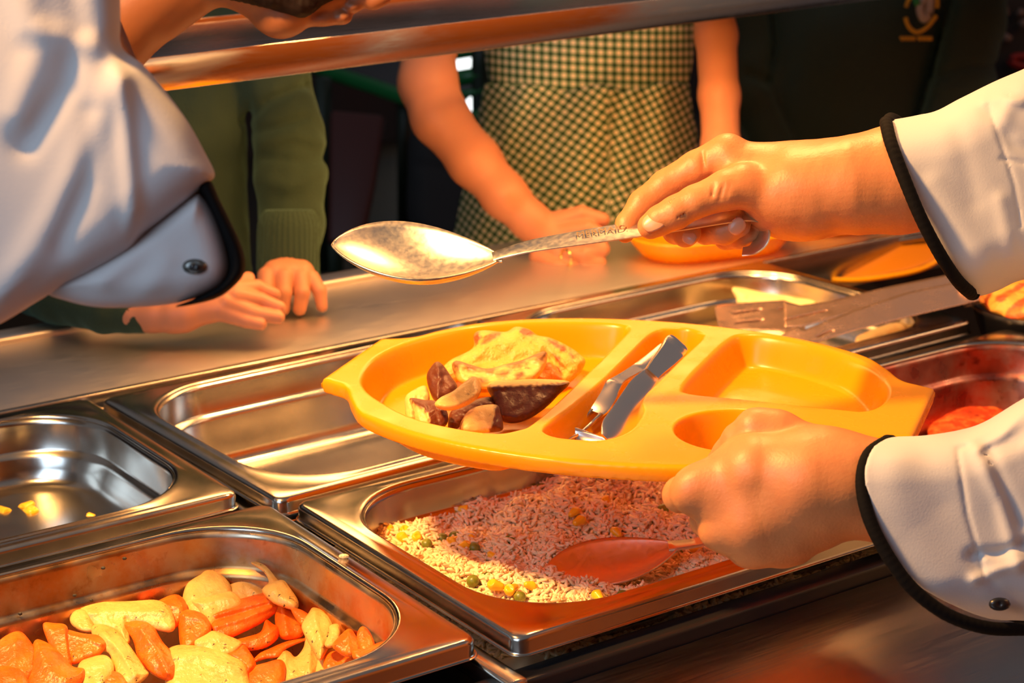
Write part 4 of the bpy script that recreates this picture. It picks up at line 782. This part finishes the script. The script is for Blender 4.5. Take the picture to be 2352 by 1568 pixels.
_h = U(2232, 672, float(depz(2232, 672, .025))); keep(tube('hinge', [U(2226, 648, float(depz(2232, 672, .025))), U(2238, 700, float(depz(2232, 672, .025)))], .009, TONG, None, 14), tg)
bt = thing('black_dish', 'round black dish of red topped food beside the tongs at the right edge', 'dish', tuple(onz(2380, 720, .0)))
c_ = onz(2395, 700, .012); R_ = [[(c_[0]+r*math.cos(a), c_[1]+r*math.sin(a), z_) for a in np.linspace(0, 2*PI, 49)[:-1]] for r, z_ in ((.035, -.025), (.045, -.022), (.056, .008), (.058, .012), (.056, .013), (.053, .009), (.042, -.012), (.02, -.014))]
V_, F_ = loft(R_); keep(pymesh('bowl', V_, F_, BLACKP, None, True), bt)
vv = Vol((-58, -58, -12), (58, 58, 26), 2.0); vv.ell((0, 0, 2), (50, 50, 15), 6); vv.noise(2.5, 14, 5); V_, Q_ = vv.mesh(); o = npmesh('filling', V_*.001+c_, Q_, CHEESE, None, True, attr={'skin': (wav(V_[:, 0], V_[:, 1], V_[:, 2], 22, 4) > .0).astype(float)}); keep(o, bt)
# amber tray tipped in the open well behind the cuff
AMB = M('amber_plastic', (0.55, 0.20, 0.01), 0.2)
tr = thing('amber_tray', 'amber plastic tray tipped in the open well behind the serving cuff', 'tray', (.80, .45, -.05))
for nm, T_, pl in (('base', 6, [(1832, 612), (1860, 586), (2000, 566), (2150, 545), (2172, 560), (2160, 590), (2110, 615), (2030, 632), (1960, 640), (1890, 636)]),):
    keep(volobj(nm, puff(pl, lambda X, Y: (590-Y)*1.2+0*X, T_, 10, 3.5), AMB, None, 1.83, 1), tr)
keep(tube('rim', [U(x, y, 1.825+(590-y)*.0005) for x, y in cr([(1832, 614), (1890, 638), (1960, 643), (2030, 636), (2110, 620), (2160, 594), (2178, 560)], 5, False)], .0025, YEL, None, 10), tr)
keep(tube('rim', [U(x, y, 1.84) for x, y in [(1820, 590), (1900, 577), (2000, 563), (2100, 548), (2180, 536)]], .0032, STEEL, None, 10), ct)
# ------------------------------------------------------------------ the cook at the left, leaning over the shelf
ck = thing('person', 'cook in a white jacket leaning in from the left, chin above the shelf', 'person', tuple(U(100, 300, .95)))
DF = 1.24
v = Vol((200, -330, -170), (1010, 200, 230), 5)
v.chain([(230, 40, 60, 150), (330, -40, 50, 128), (470, -120, 30, 120)], 40)             # neck
v.cone((380, 40, 20), (560, -90, 10), 42, 50, 30)
v.ell((640, -150, 20), (190, 170, 130), 40)                                             # skull and cheek
v.cone((560, -70, 0), (650, 20, 10), 96, 58, 34); v.ell((640, 38, 15), (58, 46, 52), 26)      # jaw, chin
v.cone((650, 20, 10), (760, -20, 10), 54, 50, 30)
v.ell((738, 42, 10), (44, 20, 40), 14); v.ell((784, 38, 10), (26, 20, 34), 8); v.ell((808, 14, 8), (24, 18, 32), 8)    # lips
v.cone((800, -40, 8), (856, 0, 6), 40, 24, 14); v.ell((868, -4, 6), (30, 20, 24), 10); v.ell((900, -16, 8), (20, 12, 14), 8)  # nose
v.cone((758, 30, -40), (790, 26, -40), 3, 3, 5, True)
v.noise(1.2, 70, 2); V_, Q_ = v.mesh(); Wa = px2w(V_, DF)
v = Vol((440, -330, -190), (900, 100, 200), 5); v.ell((640, -190, 20), (215, 205, 150), 20); v.cone((560, -60, -60), (690, -2, -50), 66, 40, 30); v.cone((690, -2, -50), (800, -40, -40), 34, 22, 20)  # hair on the skull, plus dark cones as painted shade over the cheek
v.noise(4, 22, 6); Vh_, Qh_ = v.mesh(); oh = npmesh('hair_and_cheek_shade', px2w(Vh_, DF)-np.array(ck.location), Qh_, HAIR_SHADE, ck)
# forearm inside the near sleeve, kept short of the cuff
v = Vol((40, -60, -90), (560, 700, 160), 6); v.chain([(150, -40, 40, 84), (300, 300, 30, 76), (430, 560, 40, 62)], 30)
v.cone((430, 560, 44), (470, 620, 60), 52, 44, 16)
V_b, Q_b = v.mesh(); Wb = px2w(V_b, .86); pk = np.array(ck.location); e0 = lambda x, y, d: (x, y, (d/1.05-1)*FPX)
v = Vol((-460, -260, -560), (360, 260, 400), 9); v.chain([(*e0(300, -10, 1.24), 60), (*e0(230, 40, 1.23), 60), (*e0(-170, 60, 1.10), 64), (*e0(-140, -20, .88), 64), (*e0(160, 0, .87), 64)], 20)
V_e, Q_e = v.mesh(); We = px2w(V_e, 1.05)
v = Vol((-460, -260, -460), (320, 260, 330), 10); e0 = lambda x, y, d: (x, y, (d/1.05-1)*FPX)
v.cone(e0(230, 40, 1.22), e0(-170, 60, 1.10), 84, 96, 40); v.cone(e0(-170, 60, 1.10), e0(-140, -20, .88), 96, 92, 40)
V_c, Q_c = v.mesh(); npmesh('jacket', px2w(V_c, 1.05)-pk, Q_c, CLOTH, ck)
bo = npmesh('body', np.concatenate([Wa, Wb, We])-pk, np.concatenate([Q_, Q_b+len(Wa), Q_e+len(Wa)+len(Wb)]), SKINC, ck); m = bo.modifiers.new('smooth', 'SMOOTH'); m.iterations = 3
DL = .80
ridA = [([(270, 110), (285, 240), (300, 420), (310, 560)], 20, 22), ([(20, -20), (60, 60), (170, 100), (265, 110)], 10, 30), ([(165, -60), (185, 60), (150, 200), (60, 330)], -14, 34), ([(0, 700), (120, 500), (270, 180)], 14, 36),
        ([(340, 160), (430, 290), (470, 390)], 8, 40), ([(210, 260), (200, 420), (140, 560)], -10, 30), ([(60, -60), (90, 120), (40, 260)], 14, 40), ([(250, -60), (262, 60)], 10, 26)]
big = [(-260, -260), (60, -300), (240, -240), (272, -80), (277, 40), (280, 108), (330, 150), (384, 214), (432, 280), (468, 345), (494, 402), (470, 424), (430, 460), (380, 500), (330, 540), (300, 575), (262, 600), (205, 630), (150, 655), (90, 690), (0, 744), (-120, 800), (-260, 820)]
v = puff(big, lambda X, Y: -20+(X*0), 120, 110, 6, ridA, (4, 200, 3))
vs = volobj('sleeve', v, CLOTH, ck, DL, 3)
cuffp = [(300, 545), (380, 490), (448, 440), (470, 452), (500, 505), (522, 570), (528, 620), (512, 652), (470, 676), (415, 694), (340, 704), (230, 706), (150, 690), (105, 668), (150, 620)]
ridB = [([(240, 640), (330, 560), (440, 470)], 12, 26), ([(130, 668), (260, 690), (400, 684)], -5, 22), ([(330, 690), (380, 600)], 8, 30)]
v = puff(cuffp, lambda X, Y: 10+(300-X)*.05, 90, 70, 5, ridB, (3, 160, 4))
volobj('folded_cuff', v, CLOTH, ck, DL, 2)
v = puff([(452, 428), (482, 414), (505, 460), (535, 520), (558, 575), (562, 622), (540, 655), (500, 684), (440, 700), (400, 704), (450, 684), (500, 655), (524, 622), (522, 580), (500, 520), (474, 466)], lambda X, Y: 14+(300-X)*.05, 80, 16, 4)
volobj('cuff_trim', v, TRIM, ck, DL, 1)
SNP = M('dark_metal_snap', (0.16, 0.16, 0.15), 0.3, 0.9)
snap(447, 612, -84, DL, 30, ck, SNP); snap(447, 612, -96, DL, 14, ck, BLACKP)
# ------------------------------------------------------------------ child in the green sweater at the left
def kid(label, px, py, d): return thing('person', label, 'person', tuple(U(px, py, d)))
k1 = kid('child in a green sweater at the left with both hands resting on the ledge', 450, 400, 1.72)
DK = 1.62
# hands
v = Vol((270, 590, -130), (700, 800, 150), 2.8)
v.chain([(300, 722, 40, 38), (350, 722, 30, 40), (420, 722, 16, 42)], 14); v.cone((400, 722, 20), (500, 708, 10), 42, 30, 12); v.cone((430, 700, 20), (520, 674, 18), 38, 28, 12)
v.chain([(510, 712, 6, 27), (565, 736, 0, 17), (598, 744, -2, 15)], 4, 4)
v.chain([(520, 696, 6, 27), (580, 718, 6, 18), (640, 729, 6, 15)], 4, 4)
v.chain([(540, 680, 12, 26), (600, 690, 26, 18), (642, 706, 24, 15)], 4, 4)
v.chain([(540, 665, 20, 24), (590, 660, 50, 18), (630, 676, 56, 15)], 4, 4)
v.chain([(450, 690, 30, 28), (520, 650, 60, 20), (570, 640, 70, 16)], 10, 8)
v.noise(.7, 40, 3); V_, Q_g = v.mesh(); Wg = px2w(V_, 1.497)
v = Vol((570, 480, -60), (790, 760, 150), 2.8)
v.chain([(655, 590, 80, 34), (658, 618, 50, 34)], 12); v.cone((632, 626, 20), (692, 626, 30), 30, 30, 12)
for P_ in ([(612, 634, 6, 22), (610, 664, -12, 19), (618, 700, -10, 16)], [(652, 634, 4, 22), (652, 672, -14, 19), (650, 708, -10, 16)], [(690, 636, 10, 21), (694, 672, -8, 18), (688, 710, -6, 15)], [(716, 640, 24, 19), (734, 668, 12, 16), (740, 704, 10, 13)]): v.chain(P_, 4, 5)
v.noise(.7, 40, 3); V_, Q_ = v.mesh(); Wh = px2w(V_, 1.588); pk = np.array(k1.location)
v = Vol((60, -420, 0), (760, 720, 420), 10); v.chain([(655, 560, 90, 30), (650, 330, 125, 34), (600, 60, 160, 40), (480, -60, 170, 90)], 20); v.chain([(180, 640, 130, 44), (330, 60, 160, 50)], 20); v.cone((430, 0, 200), (430, 600, 200), 100, 100, 40); v.cone((450, -60, 190), (450, -200, 180), 60, 56, 30); v.ell((450, -290, 170), (95, 115, 105), 20)
V_b, Q_b = v.mesh(); Wb = px2w(V_b, DK); Wb = Wb
o = npmesh('body', np.concatenate([Wh, Wb, Wg])-pk, np.concatenate([Q_, Q_b+len(Wh), Q_g+len(Wh)+len(Wb)]), SKINK, k1); m = o.modifiers.new('smooth', 'SMOOTH'); m.iterations = 3
def clothvol(name, lo, hi, st, build, mat, par, d0, rid=(), rough=None, uvf=None):
    v = Vol(lo, hi, st); build(v)
    if rough: v.noise(rough[0], rough[1], rough[2])
    X, Y = v.ax[0][:, None], v.ax[1][None, :]; g = 0
    for L_, a_, w_ in rid: g = g+poly_ridge(X, Y, np.array(L_, float), a_, w_)
    if len(rid): v.F -= g[:, :, None].astype(np.float32)
    return volobj(name, v, mat, par, d0, 2, uvf=uvf)
def b1(v):
    v.cone((430, -40, 200), (430, 760, 200), 150, 150, 40); v.cone((350, -40, 200), (320, 760, 200), 150, 160, 40)
    v.chain([(560, -40, 170, 110), (620, 170, 140, 88), (655, 300, 120, 84), (664, 400, 100, 82), (668, 520, 82, 74), (662, 570, 76, 66)], 24)
clothvol('sweater', (140, -200, -60), (800, 900, 430), 7, b1, SWEAT, k1, DK, [([(560, 280), (620, 230), (700, 195)], -12, 10), ([(600, 330), (680, 310), (740, 330)], 10, 14), ([(580, 300), (640, 290), (700, 270)], -8, 9), ([(575, 240), (572, 420), (590, 600)], -14, 11), ([(590, 410), (660, 430), (740, 400)], 6, 16), ([(600, 360), (690, 370), (745, 365)], -7, 10)], (3, 60, 6))
v = Vol((560, 480, -20), (790, 680, 190), 4); v.chain([(664, 530, 82, 73), (660, 612, 76, 70)], 8); v.chain([(700, 610, 76, 34), (716, 640, 60, 20)], 8)
X = v.ax[0][:, None, None]; Zz = v.ax[2][None, None, :]; v.F = (v.F+2.2*np.sin(np.arctan2(Zz-80, X-662)*34)).astype(np.float32)
volobj('cuff', v, SWEAT, k1, 1.595)
def b1s(v): v.chain([(20, 640, 330, 66), (130, 680, 160, 62), (240, 712, 66, 52), (322, 724, 30, 43)], 16)
clothvol('sleeve', (-70, 540, -60), (360, 810, 420), 6, b1s, SWEAT, k1, 1.50, (), (2, 50, 7))
# ------------------------------------------------------------------ child in the gingham dress
k2 = kid('child in a green and cream gingham dress standing behind the spoon', 1350, 300, 1.85)
DG = 1.775; DG2 = 1.90
v = Vol((880, -120, -110), (1760, 660, 400), 3.8)
v.chain([(1000, -60, 300, 60), (985, 90, 200, 63), (982, 190, 130, 65), (1010, 270, 80, 63), (1090, 370, 30, 58), (1160, 450, 0, 50), (1215, 505, 0, 42)], 26)
v.cone((1215, 505, 0), (1280, 552, 4), 44, 46, 20); v.ell((1278, 556, 4), (56, 52, 46), 14)
for P_ in ([(1270, 512, -6, 26), (1335, 492, -16, 20), (1384, 504, -20, 17)], [(1290, 534, -20, 24), (1350, 524, -40, 19), (1384, 540, -44, 17), (1350, 556, -48, 15)], [(1292, 558, -26, 24), (1356, 554, -48, 19), (1384, 572, -50, 16), (1346, 582, -54, 15)], [(1284, 582, -26, 23), (1344, 586, -48, 19), (1376, 602, -46, 16), (1344, 612, -48, 14)], [(1240, 590, -10, 25), (1280, 610, -40, 19), (1318, 618, -50, 16)]): v.chain(P_, 4, 5)
v.chain([(1625, -80, 300, 50), (1645, 80, 200, 47), (1652, 220, 110, 46), (1656, 340, 40, 44), (1650, 440, 0, 38), (1640, 500, -10, 34)], 20)
v.chain([(1640, 500, -10, 36), (1620, 545, -16, 34), (1590, 566, -20, 18)], 10)
v.noise(.9, 60, 3); V_, Q_ = v.mesh(); Wh = px2w(V_, DG); pk = np.array(k2.location)
v = Vol((900, -620, 20), (1780, 700, 460), 12); v.cone((1350, -60, 190), (1340, 560, 200), 130, 150, 40); v.chain([(1000, -60, 60, 58), (1120, -180, 150, 60), (1350, -200, 190, 90), (1560, -180, 160, 60), (1625, -80, 80, 48)], 30); v.cone((1350, -200, 190), (1350, -330, 190), 60, 56, 30); v.ell((1350, -440, 190), (100, 125, 112), 20)
V_b, Q_b = v.mesh(); Wb = px2w(V_b, DG2)
o = npmesh('body', np.concatenate([Wh, Wb])-pk, np.concatenate([Q_, Q_b+len(Wh)]), SKINK, k2); m = o.modifiers.new('smooth', 'SMOOTH'); m.iterations = 3
GH = bpy.data.materials.new('gingham'); GH.use_nodes = True; nt = GH.node_tree; bs = nt.nodes['Principled BSDF']; bs.inputs['Roughness'].default_value = .85
uvn = nt.nodes.new('ShaderNodeUVMap'); sep = nt.nodes.new('ShaderNodeSeparateXYZ'); nt.links.new(uvn.outputs[0], sep.inputs[0])
def band(sock):
    f = nt.nodes.new('ShaderNodeMath'); f.operation = 'FRACT'; nt.links.new(sock, f.inputs[0]); r = nt.nodes.new('ShaderNodeMath'); r.operation = 'LESS_THAN'; r.inputs[1].default_value = .5; nt.links.new(f.outputs[0], r.inputs[0]); return r.outputs[0]
ad = nt.nodes.new('ShaderNodeMath'); ad.operation = 'ADD'; nt.links.new(band(sep.outputs[0]), ad.inputs[0]); nt.links.new(band(sep.outputs[1]), ad.inputs[1])
rp = nt.nodes.new('ShaderNodeValToRGB'); rp.color_ramp.interpolation = 'CONSTANT'; rp.color_ramp.elements[0].color = (0.88, 0.78, 0.52, 1); rp.color_ramp.elements[1].position = .25; rp.color_ramp.elements[1].color = (0.22, 0.33, 0.15, 1)
e_ = rp.color_ramp.elements.new(.75); e_.color = (0.020, 0.075, 0.022, 1); dv_ = nt.nodes.new('ShaderNodeMath'); dv_.operation = 'MULTIPLY'; dv_.inputs[1].default_value = .5; nt.links.new(ad.outputs[0], dv_.inputs[0]); nt.links.new(dv_.outputs[0], rp.inputs[0]); nt.links.new(rp.outputs[0], bs.inputs['Base Color'])
def uvb(V): a_ = np.arcsin(np.clip((V[:, 0]-1345)/290, -1, 1)); return np.stack([a_*260/19+.1, (V[:, 1]-.05*V[:, 0]-60*np.cos(a_)*.3)/19], 1)
def uvs(V):
    a_ = np.arcsin(np.clip((V[:, 0]-1330)/340, -1, 1)); x_ = a_*290; y_ = V[:, 1]-200
    th = np.where(x_ < 60, .62, -.5); x2 = x_-60; return np.stack([(x2*np.cos(th)+y_*np.sin(th))/17, (-x2*np.sin(th)+y_*np.cos(th))/17], 1)
def b2(v): v.ell((1352, 40, 190), (246, 420, 190), 10); v.F = np.maximum(v.F, (v.ax[1][None, :, None]-(212-.00018*(v.ax[0][:, None, None]-1350)**2+8*0)).astype(np.float32))
clothvol('dress_bodice', (1080, -320, -40), (1640, 240, 400), 6, b2, GH, k2, DG2, [([(1300, -40), (1300, 200)], 3, 30)], (2, 90, 3), uvf=uvb)
def b2s(v):
    v.cone((1350, 170, 200), (1330, 760, 380), 232, 330, 20)
    v.F = np.maximum(v.F, ((200-.00018*(v.ax[0][:, None, None]-1350)**2)-v.ax[1][None, :, None]).astype(np.float32))
clothvol('dress_skirt', (980, 150, -60), (1720, 800, 740), 7, b2s, GH, k2, DG2, [([(1430, 210), (1400, 420), (1330, 640)], -14, 20), ([(1300, 215), (1240, 400), (1180, 600)], -10, 26), ([(1520, 210), (1530, 400), (1500, 640)], 12, 30), ([(1380, 215), (1330, 420), (1270, 640)], 12, 26), ([(1200, 220), (1130, 420), (1080, 600)], 10, 24), ([(1480, 210), (1470, 420), (1430, 600)], -10, 18)], (3, 120, 4), uvf=uvs)
RING = M('gold_ring', (0.95, 0.68, 0.25), 0.2, 1.0)
rg_ = U(1300, 592, DG*.985); ri = tube('ring', [rg_+np.array([0, .008*math.cos(a), .008*math.sin(a)])+cR*.0 for a in np.linspace(0, 2*PI, 20)], .0012, RING, None, 6); keep(ri, k2)
# ------------------------------------------------------------------ child in the dark green sweater with a crest
k3 = kid('child in a dark green sweater with an embroidered crest at the right', 1980, 150, 2.17)
D3 = 2.12
def b3(v):
    v.cone((1960, -260, 200), (1950, 560, 200), 200, 190, 60); v.cone((1860, -260, 200), (1880, 560, 200), 150, 150, 60); v.cone((2060, -260, 200), (2040, 560, 200), 150, 140, 60)
    v.chain([(1730, -160, 150, 84), (1722, 60, 120, 62), (1738, 220, 90, 66), (1800, 360, 60, 60), (1880, 470, 40, 50)], 20)
    v.chain([(2240, -160, 160, 90), (2226, 40, 130, 84), (2200, 200, 90, 80), (2100, 380, 60, 60)], 20)
clothvol('sweater', (1620, -420, -80), (2340, 720, 470), 8, b3, SWEATD, k3, D3, [([(2205, -60), (2150, 120), (2100, 300)], -30, 14), ([(1720, 170), (1770, 190), (1830, 330)], -16, 12), ([(1762, -60), (1780, 100), (1760, 190)], -22, 10), ([(2150, 175), (2220, 150), (2300, 150)], -10, 10), ([(2140, 200), (2230, 210), (2300, 190)], 8, 14)], (4, 110, 6))
v = Vol((1760, -760, 40), (2200, 720, 380), 14); v.cone((1970, -260, 200), (1970, 460, 200), 120, 120, 30); v.cone((1970, -300, 200), (1970, -420, 200), 66, 60, 30); v.ell((1970, -540, 190), (105, 130, 118), 20); v.chain([(1880, 470, 60, 36), (1930, 520, 90, 34)], 10)
V_b, Q_b = v.mesh(); npmesh('body', px2w(V_b, D3)-np.array(k3.location), Q_b, SKINK, k3)
YTH = M('yellow_thread', (0.62, 0.33, 0.02), 0.7); WTH = M('grey_thread', (0.42, 0.36, 0.33), 0.8); GTH = M('green_thread', (0.03, 0.25, 0.08), 0.8)
def stitch(pts, r, mat, nm='crest_stitching', z=-8):
    def zf(x, y): return z
    return keep(tube(nm, [U(x, y, D3*(1+(zf(x, y))/FPX)) for x, y in pts], r, mat, None, 8), k3)
zc_ = 4
for seg_ in ([(2080, 40), (2084, 55), (2093, 68), (2105, 74), (2118, 70), (2132, 60), (2146, 42), (2150, 36)], [(2092, -10), (2085, 5), (2081, 16)], [(2150, -12), (2153, 5), (2152, 18)]): stitch(cr(seg_, 5, False), .0024, YTH, z=zc_)
for a_, b_ in ((2068, 2074), (2078, 2083), (2087, 2092), (2096, 2100), (2108, 2114), (2118, 2124), (2128, 2133), (2137, 2139)):
    stitch([(a_, 84), (b_, 93)], .0016, YTH, 'crest_lettering', z=zc_); stitch([(b_, 84), (b_, 93)], .0013, YTH, 'crest_lettering', z=zc_)
stitch(cr([(2124, -40), (2126, -10), (2116, 8), (2114, 26), (2122, 44), (2132, 34), (2136, 14), (2138, -12)], 5, False), .0048, WTH, z=zc_+3)
stitch([(2100, -12), (2106, 4), (2110, 12)], .0042, GTH, z=zc_+3)
# ------------------------------------------------------------------ dim hall furniture behind the children
GRN = M('green_plastic', (0.01, 0.16, 0.04), 0.3); DGR = M('dark_green_metal', (0.006, 0.02, 0.01), 0.5); RED = M('dark_red_plastic', (0.06, 0.006, 0.004), 0.5); GRY = M('grey_laminate', (0.10, 0.11, 0.12), 0.25); DKG = M('dark_grey_fabric', (0.02, 0.02, 0.022), 0.8)
def pq(name, pts, th, mat, par, bev=.004):
    """slab through four or more points, thickened away from the camera"""
    P = [np.array(p, float) for p in pts]; n = np.cross(P[1]-P[0], P[2]-P[0]); n /= np.linalg.norm(n)
    if n@(P[0]-CC) < 0: n = -n
    N_ = len(P); V = P+[p+n*th for p in P]; Fs = [tuple(range(N_)), tuple(range(N_, 2*N_))[::-1]]+[(i, i+N_, (i+1) % N_+N_, (i+1) % N_) for i in range(N_)]
    o = pymesh(name, V, Fs, mat); bevel(o, bev); return keep(o, par)
tb = thing('dining_table', 'grey topped dining table with a green edge in the dim hall', 'table', tuple(U(860, 300, 3.2)))
pq('table_top', [U(745, 150, 3.35), U(900, 118, 3.35), U(1110, 180, 3.0), U(1030, 256, 2.9), U(930, 222, 3.0)], .01, GRY, tb)
keep(tube('edge', [U(690, 140, 3.26), U(760, 168, 3.17), U(850, 196, 3.07), U(935, 226, 2.97), U(1030, 262, 2.88)], .013, GRN, None, 8), tb)
for x, y0_, y1_, r in ((930, 240, 560, .013), (742, 180, 620, .014), (1060, 270, 640, .013)): keep(tube('leg', [U(x, y0_, 3.1), U(x, y1_, 3.25)], r, DGR, None, 8), tb)
gc = thing('green_chair', 'bright green plastic chair with a slotted back between the arm and the gingham dress', 'chair', tuple(U(1075, 220, 2.7)))
for yy, h_ in ((176, 20), (214, 10), (268, 12), (118, 16)): keep(tube('back_slat', [U(1000, yy-3+h_*.3, 2.75), U(1050, yy+4, 2.72), U(1110, yy-6, 2.7)], .007*h_/12, GRN, None, 8), gc)
keep(tube('back_post', [U(1108, 60, 2.68), U(1104, 150, 2.7), U(1106, 260, 2.72), U(1112, 420, 2.75)], .014, DGR, None, 8), gc)
rc_ = thing('red_chair', 'dark red chair back in the shadow between the green sleeve and the table leg', 'chair', tuple(U(820, 400, 2.9)))
pq('backrest', [U(758, 250, 2.95), U(885, 262, 2.95), U(862, 420, 2.92), U(838, 540, 2.9), U(752, 560, 2.9)], .02, RED, rc_, .008)
for x, y in ((770, 540), (830, 530)): keep(tube('leg', [U(x, y, 2.92), U(x+6, y+260, 3.1)], .012, DGR, None, 8), rc_)
gb = thing('grey_bag', 'dark grey bag slumped on the hall floor by the table leg', 'bag', tuple(U(985, 430, 3.0)))
v = puff([(945, 300), (1010, 300), (1080, 340), (1110, 420), (1100, 560), (1000, 570), (940, 520), (935, 400)], 0, 60, 50, 8, [([(960, 380), (1080, 400)], -6, 12)]); keep(volobj('bag_body', v, DKG, None, 3.0, 1), gb)
bd = thing('notice_board', 'dark board with pale and red shapes at the top right behind the sweater', 'board', tuple(U(2330, 100, 2.7)))
pq('panel', [U(2240, -60, 2.7), U(2420, -60, 2.7), U(2420, 330, 2.72), U(2240, 330, 2.72)], .02, DKG, bd)
GRP = M('pale_print', (0.20, 0.14, 0.12), 0.6); RDP = M('red_print', (0.28, 0.01, 0.01), 0.6)
for (x, y, a_, b_, m_) in ((2305, 20, 9, 30, GRP), (2312, 88, 16, 10, GRP), (2344, 30, 12, 8, GRP), (2350, 55, 8, 16, GRP)): keep(tube('print', [U(x-a_*.5, y-b_*.5, 2.695), U(x+a_*.5, y+b_*.5, 2.695)], .006, m_, None, 8), bd)
keep(tube('print', [U(x, y, 2.695) for x, y in cr([(2356, 130), (2330, 132), (2322, 142), (2336, 150), (2356, 156)], 4, False)], .006, RDP, None, 8), bd)
